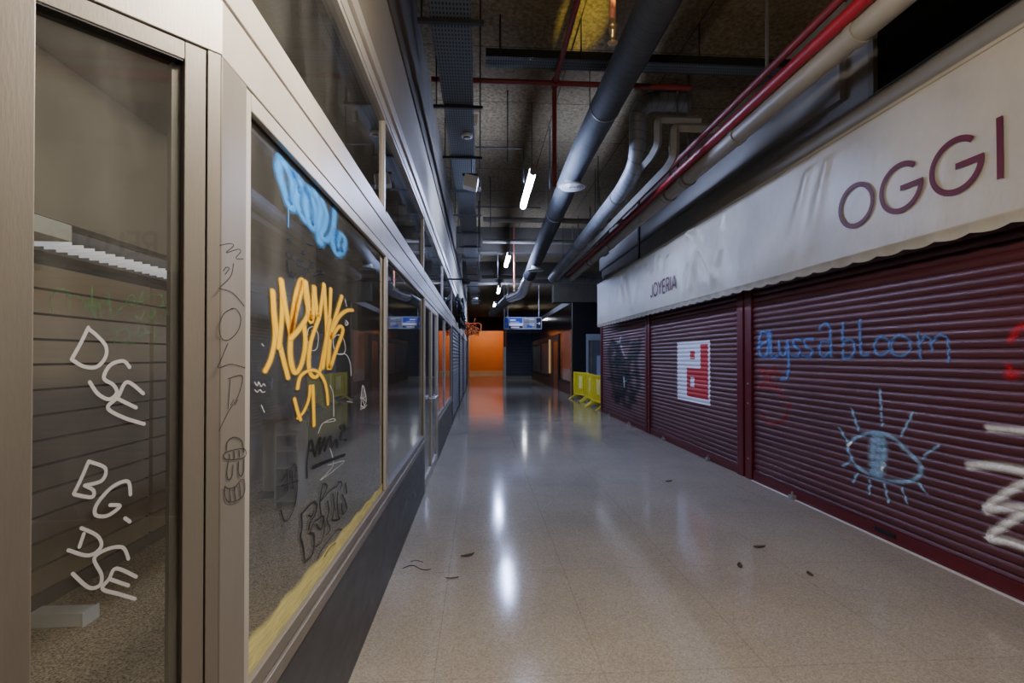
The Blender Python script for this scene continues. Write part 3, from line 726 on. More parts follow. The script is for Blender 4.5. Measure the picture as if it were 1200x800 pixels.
tag(f.build('wall_left_entrance', M['beige']), 'beige wall beside the angled entrance', 'wall', kind='structure')

# shop interior
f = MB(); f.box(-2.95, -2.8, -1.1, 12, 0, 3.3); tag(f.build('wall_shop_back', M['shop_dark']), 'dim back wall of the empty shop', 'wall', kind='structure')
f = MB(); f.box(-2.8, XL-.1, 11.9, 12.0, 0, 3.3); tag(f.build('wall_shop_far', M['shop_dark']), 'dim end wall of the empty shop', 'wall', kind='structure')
f = MB(); f.box(-2.95, -2.0, -1.2, -1.1, 0, 3.3); tag(f.build('wall_shop_near', M['shop_wall']), 'plaster end wall of the empty shop by the entrance', 'wall', kind='structure')
f = MB(); f.box(-2.95, XL-.21, -1.2, 25, 3.32, 3.4); tag(f.build('ceiling_shop', M['shop_wall']), 'plain ceiling inside the empty shop', 'ceiling', kind='structure')
f = MB(); f.box(-2.798, -2.792, 4.3, 4.44, .1, 2.16); tag(f.build('trim_14', M['black']), 'dark upright slot between the slat board panels', 'slot', kind='structure')
f = MB(); f.box(-2.798, -2.50, 1.2, 8, 2.36, 3.31); tag(f.build('wall_shop_bulkhead', M['shop_wall']), 'beige bulkhead above the slat board wall in the shop', 'wall', kind='structure')
def slatboard(y0, y1, label):
    t = thing('slat_wall_panel', label, 'slat board', (-2.74, (y0+y1)/2, .004), 'taupe slat boards in the shop')
    b = MB(); z = .10
    while z < 2.1:
        b.box(-2.72, -2.68, y0, y1, z+.016, min(z+.155, 2.16)); z += .155
    b.build('boards', M['slat'], t); k = MB(); k.box(-2.79, -2.722, y0, y1, .1, 2.16); k.build('backing', M['black'], t)
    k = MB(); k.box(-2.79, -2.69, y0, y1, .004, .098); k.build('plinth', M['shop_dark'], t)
slatboard(1.3, 4.345, 'taupe slat board panel with fine dark grooves, carpet side nearest the corner pane')
slatboard(4.395, 5.4, 'taupe slat board panel past the dark upright slot')
lv = thing('louvre_light', 'white louvred light fitting above the slat boards', 'light fitting', (-2.45, 3.6, 2.19))
b = MB(); b.box(-2.66, -2.30, 2.35, 3.04, 2.20, 2.292); b.build('housing', M['white'], lv, bevel=.003)
b = MB(); b.box(-2.66, -2.64, 3.04, 5.1, 2.19, 2.26); b.box(-2.60, -2.56, 2.5, 2.54, 2.291, 2.36); b.box(-2.60, -2.56, 4.6, 4.64, 2.27, 2.36); b.build('tray', M['alu_dark'], lv)
b = MB(); b.box(-2.64, -2.32, 3.04, 5.1, 2.262, 2.272); b.build('reflector', M['black'], lv)
b = MB(); y = 3.07
while y < 5.08: b.box(-2.62, -2.40, y, y+.012, 2.20, 2.225); y += .09
b.build('louvre_blades', pbr('glowing_white_louvre', 'e0e0e4', .4, 0, .04, emit=((.95, .93, 1, 1), .3)), lv)  # faint glow put into the blades themselves, no tube inside
b = MB(); b.box(-2.57, -2.27, 3.09, 3.2, .005, .085); b.box(-2.265, -2.255, 3.08, 3.21, .005, .088)
tag(b.build('metal_profile', pbr('satin_aluminium_bar', 'dfe2e8', .4, .1, .05), bevel=.004), 'short silver metal profile lying on the shop carpet', 'metal bar')
cb = thing('display_plinth', 'narrow pale plinth with a dark foot on the shop carpet', 'plinth', (-2.28, 5.9, .004))
b = MB(); b.box(-2.38, -2.16, 5.8, 6.0, .075, .86); b.build('body', M['shop_wall'], cb, bevel=.004); b = MB(); b.box(-2.41, -2.13, 5.76, 6.04, .004, .075); b.build('base', M['black'], cb, bevel=.004)
RM = pbr('dull_white_rack', '8f8f90', .5, 0, .05)
cb = thing('leaflet_rack', 'white leaflet rack with shallow shelves inside the shop', 'rack', (-1.97, 5.55, .004))
b = MB(); b.box(-2.10, -2.08, 5.4, 5.7, .004, .86); b.box(-1.88, -1.86, 5.4, 5.7, .004, .80); b.box(-2.08, -1.88, 5.68, 5.70, .004, .86); b.build('frame', RM, cb)
for k in range(5): b = MB(); b.box(-2.078, -1.882, 5.402, 5.678, .06+.17*k, .075+.17*k); b.build('shelf', RM, cb)

# far left: grey roller shutters
def plain_shutter(name, label, y0, y1, mat, rail):
    t = thing(name, label, 'shutter', (XL-.03, (y0+y1)/2, 0), 'grey roller shutters')
    c = MB(); n = int(2.2/.09)
    for i in range(n):
        z = .08+i*.09
        c.quad((XL-.03, y0+.05, z), (XL-.03, y1-.05, z), (XL-.012, y1-.05, z+.03), (XL-.012, y0+.05, z+.03)); c.quad((XL-.012, y0+.05, z+.03), (XL-.012, y1-.05, z+.03), (XL-.03, y1-.05, z+.088), (XL-.03, y0+.05, z+.088))
    c.build('curtain', mat, t); b = MB(); b.box(XL-.04, XL-.005, y0+.05, y1-.05, 0.002, .08); b.build('bottom_bar', M['dark_steel'], t)
    for y in (y0+.025, y1-.025): g = MB(); g.box(XL-.05, XL+.01, y-.024, y+.024, 0.002, 2.27); g.build('guide_rail', rail, t)
plain_shutter('roller_shutter', 'grey roller shutter directly beyond the shop windows', 11.72, 15.9, M['grey_shutter'], M['dark_steel'])
plain_shutter('roller_shutter', 'grey roller shutter second past the shop windows', 15.9, 19.65, M['grey_shutter'], M['dark_steel'])
plain_shutter('roller_shutter', 'grey roller shutter last before the orange wall', 19.65, 24.9, M['grey_shutter'], M['dark_steel'])
def tangle(name, label, c, r, n, mat, thick=.012, seed=1):
    random.seed(seed); m = MB()
    for i in range(n):
        pts = [(c[0]+abs(random.gauss(0, r[0])), c[1]+random.gauss(0, r[1]), c[2]+random.gauss(0, r[2])) for _ in range(5)]
        pts[0] = (c[0], pts[0][1], c[2]+r[2]*1.2)
        q = []
        for k in range(len(pts)-1):
            for j in range(4): t = j/4; q.append(tuple(pts[k][a]*(1-t)+pts[k+1][a]*t for a in range(3)))
        q.append(pts[-1])
        for _ in range(3): q = [q[0]]+[tuple((q[i-1][a]+2*q[i][a]+q[i+1][a])/4 for a in range(3)) for i in range(1, len(q)-1)]+[q[-1]]
        m.tube(q, thick, 6)
    return tag(m.build(name, mat, smooth=True), label, 'cables')
b = tangle('cable_bundle', 'thick black cable bundle hanging in front of the grey shutter top', (XL+.03, 13.4, 2.72), (.10, .35, .22), 36, M['cable'], .028, 3)
b = tangle('cable_bundle', 'thin orange cable tangle hanging past the black cable bundle', (XL+.015, 19.5, 2.6), (.3, .6, .18), 10, M['cable_or'], .018, 5)
b = MB(); b.tube([(XL-.01, 10.1, 3.075), (XL+.42, 10.1, 3.075)], .016, 8); b.tube([(XL+.42, 10.1, 3.075), (XL+.42, 10.1, 2.99)], .012, 8)
tag(b.build('wall_bracket', M['black']), 'thin black bracket arm sticking out of the transom band', 'bracket')

# right: roller shutters
def shutter(label, y0, y1, locks):
    t = thing('maroon_roller_shutter', label, 'shutter', (XR, (y0+y1)/2, 0), 'maroon roller shutters under the awning')
    c = MB(); z = .115; zs = []
    k0 = int(.115/PITCH)
    zz = [.115] + [PITCH*(k+j/8) for k in range(k0, int(2.66/PITCH)) for j in range(8) if PITCH*(k+j/8) > .12]
    for z in zz:
        c.v += [(prof(z), y0, z), (prof(z), y1, z)]
    for i in range(len(zz)-1): c.f.append((2*i, 2*i+1, 2*i+3, 2*i+2))
    cu = c.build('curtain', M['maroon'], t)
    b = MB(); b.box(XR-.026, XR+.01, y0, y1, .012, .112); b.box(XR-.032, XR+.01, y0, y1, .006, .02); b.box(XR-.030, XR-.02, y0, y1, .098, .108); bb = b.build('bottom_bar', M['maroon_post'], t, bevel=.002)
    for y in locks:
        l = MB(); l.box(XR-.085, XR-.033, y-.035, y+.035, .002, .05); l.tube([(XR-.06, y, .05), (XR-.06, y, .085)], .012, 10); l.build('lock', M['steel'], t, bevel=.004)
    return t, cu, bb
s1, c1, b1 = shutter('long maroon roller shutter sprayed with a blue eye and lettering', -6, 6.24, (5.38, 1.0))
s2, c2, b2 = shutter('maroon roller shutter with the red and white pixel square', 6.60, 10.12, (7.45, 9.3))
s3, c3, b3 = shutter('maroon roller shutter covered by a black spray scribble', 10.40, 14.16, (11.5, 13.3))
for y0, y1, lb in ((6.24, 6.60, 'wide maroon post between the blue eye shutter and pixel square shutter'), (10.12, 10.40, 'narrow maroon post beside the black scribble shutter'), (14.16, 14.3, 'thin maroon end post next to the yellow barriers')):
    t = thing('shutter_post', lb, 'post', (XR, (y0+y1)/2, 0), 'maroon posts between the shutters')
    w = y1-y0
    b = MB(); b.box(XR-.045, XR+.06, y0, y0+w*.42, 0, 2.66); b.box(XR-.02, XR+.06, y0+w*.42, y0+w*.58, 0, 2.66); b.build('upright', M['maroon_post'], t, bevel=.003)
    b = MB(); b.box(XR-.045, XR+.06, y0+w*.58, y1, 0, 2.66); b.build('guide_rail', M['maroon_post'], t, bevel=.003)
    if w > .2:
        b = MB()
        for z in (.25, .95, 1.2): b = MB(); b.box(XR-.05, XR-.045, y0+w*.18, y0+w*.26, z, z+.02); b.build('fixing_bolt', M['steel'], t)
sg = dict(step=.02, across=4, off=.002)
graffiti('alyssa', S_, c1, 'blue sprayed words alyssa bloom', **sg)
graffiti('eye', S_, c1, 'pale blue sprayed eye with lashes', **sg)
graffiti('glint', S_, c1, 'white sprayed glints on the eye', step=.02, across=4, off=.005)
graffiti('red', S_, c1, 'faint red sprayed face', **sg)
graffiti('redspot', S_, c1, 'bright red sprayed blotches', **sg)
graffiti('white2', S_, c1, 'broad white sprayed strokes', **sg)
graffiti('dark', S_, c3, 'dense black spray scribble', **sg)
graffiti('tag', S_, c3, 'small white tag marks', step=.02, across=4, off=.006)
def patch(mb, y0, y1, z0, z1, o):
    if mb.edge is None: mb.edge = []
    nz = max(2, int((z1-z0)/.0075)); ny = 3; b0 = len(mb.v)
    for i in range(nz+1):
        z = z0+(z1-z0)*i/nz
        for j in range(ny+1):
            mb.v.append(S_(y0+(y1-y0)*j/ny, z, o)); mb.edge.append(0.0)
    for i in range(nz):
        for j in range(ny): k = b0+i*(ny+1)+j; mb.f.append((k, k+1, k+ny+2, k+ny+1))
m_ = MB(); patch(m_, 7.46, 8.73, .82, 1.80, .002); m_.build('graffiti', P_['sq_w'], c2, 'white painted pixel square')
m_ = MB(); patch(m_, 7.52, 7.79, 1.37, 1.75, .004); patch(m_, 8.17, 8.315, .90, 1.37, .004); patch(m_, 7.52, 8.02, .90, 1.37, .004); patch(m_, 8.02, 8.17, .90, 1.06, .004); patch(m_, 8.02, 8.17, 1.226, 1.37, .004); patch(m_, 8.0, 8.18, 1.51, 1.645, .004)
m_.build('graffiti', P_['sq_r'], c2, 'red painted pixel blocks')
b = MB(); b.box(XR-.034, XR-.026, 4.03, 4.25, .045, .085); b.build('maker_plate', M['dark_steel'], b1, 'small dark plate on the bottom bar', bevel=.002)
b = MB()
for i in range(7): b.box(XR-.0355, XR-.034, 4.06+i*.025, 4.072+i*.025, .055, .075)
f = MB(); f.box(XR-.06, XR-.034, -6, 6.24, 0, .006)
tag(f.build('trim_4', M['white']), 'pale threshold strip along the foot of the shutter', 'threshold', kind='structure')
f = MB(); f.box(XR+.07, XR+.25, -8, 14.3, 0, CEIL); f.box(XR+.07, 8, 14.1, 14.3, 0, CEIL)
f.box(XR, XR+.07, -8, 14.3, 2.68, 3.845); f.box(XR, XR+.07, 4.32, 14.3, 3.845, CEIL); f.box(XR, XR+.07, -8, .6, 3.845, CEIL)
tag(f.build('wall_right', M['grey_wall']), 'grey painted wall above the cream awning', 'wall', kind='structure')
f = MB(); f.box(XR-.07, XR-.001, 4.6, 14.3, 3.975, CEIL); tag(f.build('trim_5', M['grey_lit']), 'pale grey band standing for the lit wall behind the service pipes', 'bulkhead', kind='structure')  # raised paler band stands for wall lit above the pipe shadow
t = struct('window_30', 'unlit black high window above the awning', 'window', (XR, 2.4, 3.845))
f = MB(); f.box(XR-.012, XR+.06, 4.26, 4.318, 3.847, CEIL-.002); f.box(XR-.008, XR+.06, .602, 4.26, 3.847, 3.858); f.build('frame', M['alu_dark'], t)
f = MB(); f.box(XR+.03, XR+.04, .61, 4.26, 3.858, CEIL-.002); f.build('pane', M['dark_glass'], t)
b = MB(); b.box(XR-.10, XR-.071, 10.6, 10.68, 3.5, CEIL-.01); tag(b.build('conduit', M['black']), 'black vertical conduit standing on the awning top edge', 'conduit')

# awning
AX = 3.165
random.seed(11)
folds = []
for i in range(30):
    folds.append((random.uniform(6.0, 11.4), random.uniform(2.9, 3.45), random.uniform(-.9, .9), random.uniform(.03, .07), random.uniform(.010, .026), random.uniform(.3, .9)))
for k, dy in enumerate((.5, .2, -.15, -.5, -.9)): folds.append((7.38, 3.42, dy, .035, .042, 1.0))
for y0 in (4.75, 4.45): folds.append((y0, 3.3, .42, .04, .022, .9))
def awn(y, z):
    x = AX; t = (z-2.42)/(3.47-2.42)
    if 0 < t < 1:
        w = 0
        for fy, fz, dy, fw, fa, fl in folds:
            s = fz-z
            if s < -.05: continue
            yc = fy+dy*s; wd = fw*(1+2.0*max(0, s))
            d = (y-yc)/wd
            if abs(d) > 4: continue
            w += fa*math.exp(-d*d/2)*math.exp(-(s/fl)**2)
        w += .006*sin(y*1.7+z*2)+.004*sin(y*4.1-z*3)
        w *= 1-.93/(1+math.exp((abs(y-8.65)-.95)/.09))/(1+math.exp((z-3.02)/.03))
        x -= w*min(1, t*6)*min(1, (1-t)*8)
    return x
def A_(p, q, o): return (awn(p, q)-o, p, q)
aw = thing('shop_awning', 'long cream vinyl awning lettered JOYERIA and OGGI over the shutters', 'awning', (AX, 5, 2.34))
m_ = MB(); ny = 1400; nz = 40; Y0, Y1 = -6.0, 13.62
for i in range(ny+1):
    y = Y0+(Y1-Y0)*i/ny
    for j in range(nz+1):
        z = 2.42+(3.47-2.42)*j/nz; m_.v.append((awn(y, z), y, z))
for i in range(ny):
    for j in range(nz): k = i*(nz+1)+j; m_.f.append((k, k+nz+1, k+nz+2, k+1))
m_.build('front_sheet', M['fabric'], aw, smooth=True)
m_ = MB()
for i in range(ny*2+1):
    y = Y0+(Y1-Y0)*i/(ny*2); zb = 2.345-.012*abs(sin(pi*y/.26))*1.6+.01
    m_.v += [(AX-.012, y, 2.425), (AX-.014, y, 2.412), (AX-.002+.004*sin(y*24), y, 2.405), (AX+.01+.006*sin(y*24), y, zb)]
for i in range(ny*2):
    for j in range(3): k = i*4+j; m_.f.append((k, k+1, k+5, k+4))
m_.build('valance', M['fabric'], aw, 'scalloped lower edge', smooth=True)
b = MB(); b.box(AX-.012, AX+.01, Y0, Y1, 3.468, 3.492); b.box(AX+.01, XR-.002, Y0, Y1, 3.478, 3.488); b.build('top_batten', M['fabric'], aw)
b = MB(); b.prism([(AX, 2.42), (AX, 3.48), (XR-.002, 3.48), (XR-.002, 3.2)], 'y', Y1-.008, Y1); b.build('end_panel', M['fabric'], aw)
b = MB()
for y in (-3, 1.0, 5, 9, 13): b.tube([(AX+.03, y, 2.44), (XR-.005, y, 2.7)], .012, 8)
b.tube([(AX+.025, Y0, 2.44), (AX+.025, Y1-.01, 2.44)], .014, 8); b.build('support_frame', M['steel'], aw)
def arc(cy, cz, ry, rz, a0, a1, n=40): return [(cy-ry*cos(R(a0+(a1-a0)*i/n)), cz+rz*sin(R(a0+(a1-a0)*i/n))) for i in range(n+1)]
def lseg(p, q, n=10): return [(p[0]+(q[0]-p[0])*i/n, p[1]+(q[1]-p[1])*i/n) for i in range(n+1)]
def put(strokes, name, label, th, mat):
    m_ = MB()
    for i, s in enumerate(strokes): ribbon(m_, s, th, th, A_, layer=i, across=2, flat=True, off=.012)
    m_.build(name, mat, aw, label)
# OGGI (reading direction is towards decreasing y)
zc = 2.822; rz = .168; th = .0205
ss = [arc(4.10, zc, .185, rz, 0, 360)]
for cy in (3.648, 3.208):
    ss += [arc(cy, zc, .178, rz+.004, 47, 352), lseg((cy+.0, zc-.006), (cy-.196, zc-.006))]
ss += [lseg((2.912, zc-.188), (2.912, zc+.19))]
put(ss, 'lettering', 'large maroon letters OGGI', th, M['letter'])
def word(txt, y, z, h, w, gap, th):
    out = []
    for ch in txt:
        g = lambda *p: [(y-a*w, z+b*h) for a, b in p]
        def pl(*p):
            q = g(*p)
            for i in range(len(q)-1): out.append(lseg(q[i], q[i+1], 6))
        wd = 1.0
        if ch == 'J': pl((.45, 1), (.45, .2)); out.append([(y-w*(.22+.23*cos(R(a))), z+h*(.2+.18*sin(R(a)))) for a in range(0, -181, -15)]); wd = .62
        elif ch == 'O': out.append([(y-w*(.5+.5*cos(R(a))), z+h*(.5+.5*sin(R(a)))) for a in range(0, 361, 12)]); wd = 1.08
        elif ch == 'Y': pl((0, 1), (.4, .48), (.8, 1)); pl((.4, .48), (.4, 0)); wd = .86
        elif ch == 'E': pl((.62, 1), (.06, 1)); pl((.06, 1), (.06, 0)); pl((.06, 0), (.62, 0)); pl((.06, .5), (.55, .5)); wd = .74
        elif ch == 'R': pl((.06, 0), (.06, 1)); pl((.06, 1), (.4, 1)); out.append([(y-w*(.4+.26*cos(R(a))), z+h*(.74+.26*sin(R(a)))) for a in range(90, -91, -15)]); pl((.4, .48), (.06, .48)); pl((.34, .48), (.68, 0)); wd = .78
        elif ch == 'I': pl((.1, 0), (.1, 1)); wd = .28
        elif ch == 'A': pl((0, 0), (.42, 1)); pl((.42, 1), (.84, 0)); pl((.14, .3), (.7, .3)); wd = .9
        elif ch == 'L': pl((.06, 1), (.06, 0)); pl((.06, 0), (.55, 0)); wd = .66
        y -= (wd+gap)*w
    return out
put(word('JOYERIA', 9.27, 2.650, .225, .215, .09, .019), 'lettering', 'small maroon letters JOYERIA', .019, M['letter'])
put(word('RELOJERIA', -.80, 2.49, .20, .165, .10, .018), 'lettering', 'brown letters RELOJERIA', .018, M['letter_brown'])

# service pipes along the right
def pipe(name, label, path, r, mat, clamps=(), n=16, cat='pipe'):
    t = thing(name, label, cat, path[0])
    MB().tube(path, r, n).build('pipe_run', mat, t, smooth='auto')
    return t
t = thing('drain_pipe', 'thick grey drain pipe with collars above the awning', 'pipe', (2.47, 0, 3.67))
px, pz, pr_ = 2.47, 3.67, .079
MB().tube([(px, -6, pz), (px, 13.7, pz)], pr_, 24).build('pipe_run', M['pvc'], t, smooth='auto')
for y in (3.18, 4.75, 6.03, 6.65, 7.6, 9.5, 11.0, 11.6, 13.5): 
    b = MB(); b.tube([(px, y-.035, pz), (px, y+.035, pz)], pr_+.01, 24); b.build('collar', M['pvc'], t, smooth='auto')
for y in (5.9, 6.5, 11.3):
    b = MB(); b.tube([(px, y-.012, pz), (px, y+.012, pz)], pr_+.018, 24); b.box(px-.01, px+.01, y-.01, y+.01, pz+pr_, CEIL); b.build('hanger_clamp', M['clamp'], t)
t = thing('fire_pipe', 'thick bright red sprinkler main beside the grey drain pipe', 'pipe', (2.375, 0, 3.755))
MB().tube([(2.375, -6, 3.755), (2.375, 13.7, 3.755)], .046, 16).build('pipe_run', M['red_pipe'], t, smooth='auto')
for y in (2, 6, 10, 13):
    b = MB(); b.tube([(2.375, y-.015, 3.755), (2.375, y+.015, 3.755)], .051, 16); b.box(2.365, 2.385, y-.008, y+.008, 3.80, CEIL); b.build('hanger_clamp', M['clamp'], t)
t = thing('fire_pipe', 'thin dusty red pipe running above the sprinkler main', 'pipe', (2.328, 0, 3.863))
MB().tube([(2.328, -6, 3.863), (2.328, 13.7, 3.863)], .03, 14).build('pipe_run', M['red_dark'], t, smooth='auto')
for y in (4, 8, 12): b = MB(); b.box(2.318, 2.338, y-.008, y+.008, 3.89, CEIL); b.build('hanger_clamp', M['clamp'], t)
# red sprinkler lines at the ceiling
t = thing('sprinkler_pipe', 'dark red sprinkler pipe crossing under the ceiling with a drop', 'pipe', (.8, 5.33, 4.42))
MB().tube([(-.5, 5.33, 4.43), (2.25, 5.33, 4.43)], .028, 12).build('cross_run', M['red_dark'], t, smooth='auto')
MB().tube([(.79, -4, 4.43), (.79, 5.33, 4.43)], .026, 12).build('branch_run', M['red_dark'], t, smooth='auto')
MB().tube(bendpath([(.79, 5.28, 4.43), (.79, 5.37, 4.37), (.79, 5.37, 3.35)], .05), .024, 12).build('drop', M['red_dark'], t, smooth='auto')
MB().tube([(.79, 5.27, 4.43), (.79, 5.39, 4.43)], .042, 12).build('tee', M['red_dark'], t, smooth='auto')
def sprinkler_drop(label, x, y, zb):
    t = thing('sprinkler_drop', label, 'sprinkler', (x, y, zb), 'salmon sprinkler drops')
    MB().tube([(x, y, zb+.16), (x, y, CEIL)], .022, 12).build('pipe_run', M['pink_pipe'], t, smooth='auto')
    MB().lathe([(.001, .0), (.034, .0), (.036, .006), (.014, .012), (.012, .04), (.02, .048), (.02, .075), (.026, .08), (.026, .1), (.022, .108), (.030, .115), (.030, .13), (.023, .138), (.022, .17)], (x, y, zb), 18).build('sprinkler_head', M['brass'], t, smooth=True)
sprinkler_drop('salmon pipe drop with a brass sprinkler head under the big duct', .925, 3.5, 3.735)
sprinkler_drop('distant salmon pipe drop above the hanging sign', 0.89, 13.2, 3.25)

# main spiral duct
DX = 1.344
t = thing('spiral_duct', 'large grey spiral air duct running down the corridor ceiling', 'duct', (DX, 0, 4.228))
MB().tube(bendpath([(DX, -6, 4.228), (DX, 7.25, 4.228), (DX, 12.2, 3.85), (DX, 13.85, 3.765)], .8), .157, 28).build('duct_run', M['duct'], t, smooth='auto')
MB().tube(bendpath([(DX, 13.85, 3.765), (DX, 14.6, 3.72), (DX-.05, 15.1, 3.47), (DX-.37, 16, 3.42)], .35), .163, 24).build('foil_elbow', M['foil'], t, smooth='auto')
MB().tube([(DX-.37, 16, 3.42), (DX-.78, 22, 3.42)], .157, 24).build('duct_run', M['duct'], t, smooth='auto')
for y in (1.5, 3.4, 5.4, 9.0): 
    zc_ = 4.228 if y < 7 else 4.228-(y-7.25)*.0764
    b = MB(); b.tube([(DX, y-.012, zc_), (DX, y+.012, zc_)], .163, 28); b.tube([(DX-.167, y, zc_), (DX-.167, y, CEIL)], .006, 6); b.tube([(DX+.167, y, zc_), (DX+.167, y, CEIL)], .006, 6); b.build('hanger_clamp', M['clamp'], t)
def diffuser(label, x, y, zt):
    d = thing('air_diffuser', label, 'air diffuser', (x, y, zt), 'round diffusers under the spiral duct')
    MB().lathe([(.11, .14), (.115, .05), (.15, .025), (.2, .0), (.205, .006), (.2, .012), (.13, .05)], (x, y, zt), 32).build('collar', M['duct_box'], d, smooth=True)
    b = MB()
    for r in (.05, .085, .12, .155): b.lathe([(r, .004), (r+.022, -.002), (r+.024, .002), (r, .01)], (x, y, zt), 32)
    b.lathe([(.001, .0), (.03, -.002)], (x, y, zt), 16); b.build('cone_rings', M['white'], d, smooth=True)
    b = MB(); b.lathe([(.001, .02), (.17, .02)], (x, y, zt), 24); b.build('dark_throat', M['black'], d)
diffuser('round white diffuser under the spiral duct, above the middle of the corridor', DX, 7.33, 4.0)
diffuser('smaller looking round diffuser further along the spiral duct before the foil elbow', DX, 12.23, 3.62)
# second spiral duct
t = thing('spiral_duct', 'bluish grey spiral duct with two elbows beside the red pipes', 'duct', (1.97, 6.25, 3.79))
MB().tube(bendpath([(2.62, 6.25, 4.74), (1.97, 6.25, 4.74), (1.97, 6.25, 3.98), (1.97, 6.9, 3.845), (1.97, 14.05, 3.70), (3.4, 14.1, 3.69)], .25, 10), .11, 24).build('duct_run', M['duct_dull'], t, smooth='auto')
b = MB()
for y in (7.2, 10.0): b.tube([(1.97, y-.02, 3.845-(y-6.9)*.0204), (1.97, y+.02, 3.845-(y-6.9)*.0204)], .116, 24)
b.build('hanger_clamp', M['clamp'], t)
def trunk(label, x, y, ztop, zrun, xr, yend, w):
    t = thing('service_trunking', label, 'trunking', (x, y, zrun), 'pale trunking beside the bluish duct')
    MB().tube(bendpath([(xr, y, ztop), (x, y, ztop), (x, y, zrun+.05), (x, y+.2, zrun), (x, yend, zrun-.02)], .06, 5), w, 4).build('trunking_run', M['duct_box'], t)
trunk('pale square trunking drop nearest the bluish spiral duct', 2.05, 5.76, 4.29, 3.95, 2.55, 13.2, .048)
trunk('pale square trunking drop nearer the red pipes', 2.12, 5.43, 4.05, 3.70, 2.6, 14.2, .052)

# cable tray
t = thing('cable_tray', 'perforated steel cable tray hung on black cross bars', 'cable tray', (-.21, 8, 4.05))
b = MB(); b.box(-.36, -.065, -4, 24.5, 4.05, 4.054); b.box(-.362, -.359, -4, 24.5, 4.05, 4.11); b.box(-.066, -.063, -4, 24.5, 4.05, 4.11); b.build('tray', M['tray'], t)
ys_ = [2.5+1.3*k for k in range(17)]
for y in ys_: b = MB(); b.box(-.46, .03, y-.018, y+.018, 4.022, 4.049); b.build('cross_bar', M['dark_steel'], t)
for y in ys_:
    for x in (-.43, .005): b = MB(); b.tube([(x, y, 4.02), (x, y, CEIL)], .007, 6); b.build('hanger_rod', M['dark_steel'], t)
b = MB()
random.seed(4)
for k in range(6):
    x = -.33+.045*k; b.tube([(x+random.uniform(-.01, .01), -4+i*1.5, 4.07) for i in range(19)], .012, 6)
b.build('cables', M['cable'], t)
t = thing('cable_tray', 'dark slotted channel crossing under the ceiling slabs', 'cable tray', (1.2, 4.95, 4.42))
b = MB(); b.box(.06, 3.38, 5.0, 5.02, 4.5, 4.58); b.box(.06, 3.38, 5.18, 5.2, 4.5, 4.58); b.build('channel_sides', M['black'], t)
b = MB(); b.box(.06, 3.38, 5.02, 5.18, 4.5, 4.504); b.build('channel_base', M['tray'], t)
for x in (.2, 1.0, 2.2): MB().tube([(x, 4.98, 4.48), (x, 4.98, CEIL)], .008, 6).build('hanger_rod', M['dark_steel'], t)
# thin conduits
def conduit(label, pts, r=.011, mat='black'):
    return tag(MB().tube(bendpath(pts, .05), r, 8).build('conduit', M[mat], smooth='auto'), label, 'conduit', 'thin conduits under the ceiling')
conduit('thin conduit from the tray turning down beside the first tube lamp', [(-.06, 7.0, 4.42), (.6, 7.0, 4.42), (.6, 7.0, 3.95)])
conduit('thin conduit crossing behind the first tube lamp', [(-.3, 9.2, 4.25), (1.1, 9.2, 4.25)])
conduit('thin conduit bent down near the second tube lamp', [(-.06, 12.8, 4.2), (.45, 12.8, 4.2), (.45, 12.8, 3.5)])
conduit('thin conduit dropping past the small spotlight', [(-.02, 11.0, CEIL), (-.02, 11.0, 4.0), (-.02, 11.0, 3.2)])
for i, (x, y, z) in enumerate(((.35, 6.4, 4.0), (1.02, 7.4, 4.0), (1.97, 8.4, 3.93), (2.06, 9.0, 4.0), (.2, 9.5, 3.9), (1.97, 12, 3.862))):
    b = MB(); b.tube([(x, y, z), (x, y, CEIL)], .007, 6)
    tag(b.build('threaded_rod', M['dark_steel']), ['thin hanger rod left of the first tube lamp', 'thin hanger rod beside the spiral duct, right of the first tube lamp', 'thin hanger rod by the bluish duct straight run', 'thin hanger rod between bluish duct and trunking', 'thin hanger rod beside the cable tray past the smoke detector', 'thin hanger rod at the far end of the bluish duct'][i], 'hanger rod', 'hanger rods')
# transverse beams and pipes further in
for y, z, lb in ((10.25, 4.3, 'pale grey cross pipe behind the first tube lamp'), (12.15, 4.3, 'pale grey cross pipe above the second tube lamp'), (17.0, 4.2, 'dim cross pipe above the hanging sign')):
    b = MB(); b.tube([(.07, y, z), (3.3, y, z)], .055, 12); tag(b.build('cross_pipe', M['pvc'], smooth='auto'), lb, 'pipe', 'cross pipes')
f = MB(); f.box(XL+.02, 3.38, 13.2, 13.6, 4.25, CEIL); f.box(XL+.02, 3.6, 18.0, 18.4, 4.15, CEIL)
tag(f.build('trim_6', M['beam']), 'dark concrete cross beams under the ceiling', 'beam', kind='structure')
# smoke detectors and spotlight
def smoke(label, x, y, z, r=.06):
    s = thing('smoke_detector', label, 'smoke detector', (x, y, z), 'smoke detectors under the cable tray')
    MB().lathe([(.001, -.005), (r*.5, -.004), (r*.7, .008), (r, .014), (r*1.02, .03), (r*.9, .046), (.001, .047)], (x, y, z), 24).build('body', M['white'], s, smooth='auto')
    MB().lathe([(r*.52, -.0045), (r*.72, .005)], (x, y, z), 24).build('slot_ring', M['black'], s)
smoke('white round smoke detector under the cable tray', -.145, 5.75, 4.003)
smoke('small white detector further along the cable tray', -.15, 18.3, 3.6, .09)
t = thing('floodlight', 'small white floodlight on a black bracket under the cable tray', 'floodlight', (-.12, 6.4, 3.66))
b = MB(); b.prism([(-.21, 3.66), (-.04, 3.62), (-.01, 3.77), (-.18, 3.81)], 'y', 6.3, 6.46); b.build('body', M['white'], t, bevel=.01)
b = MB(); b.box(-.215, -.02, 6.36, 6.39, 3.80, 3.83); b.tube([(-.1, 6.375, 3.82), (-.1, 6.375, 4.051)], .008, 6); b.build('bracket', M['black'], t)
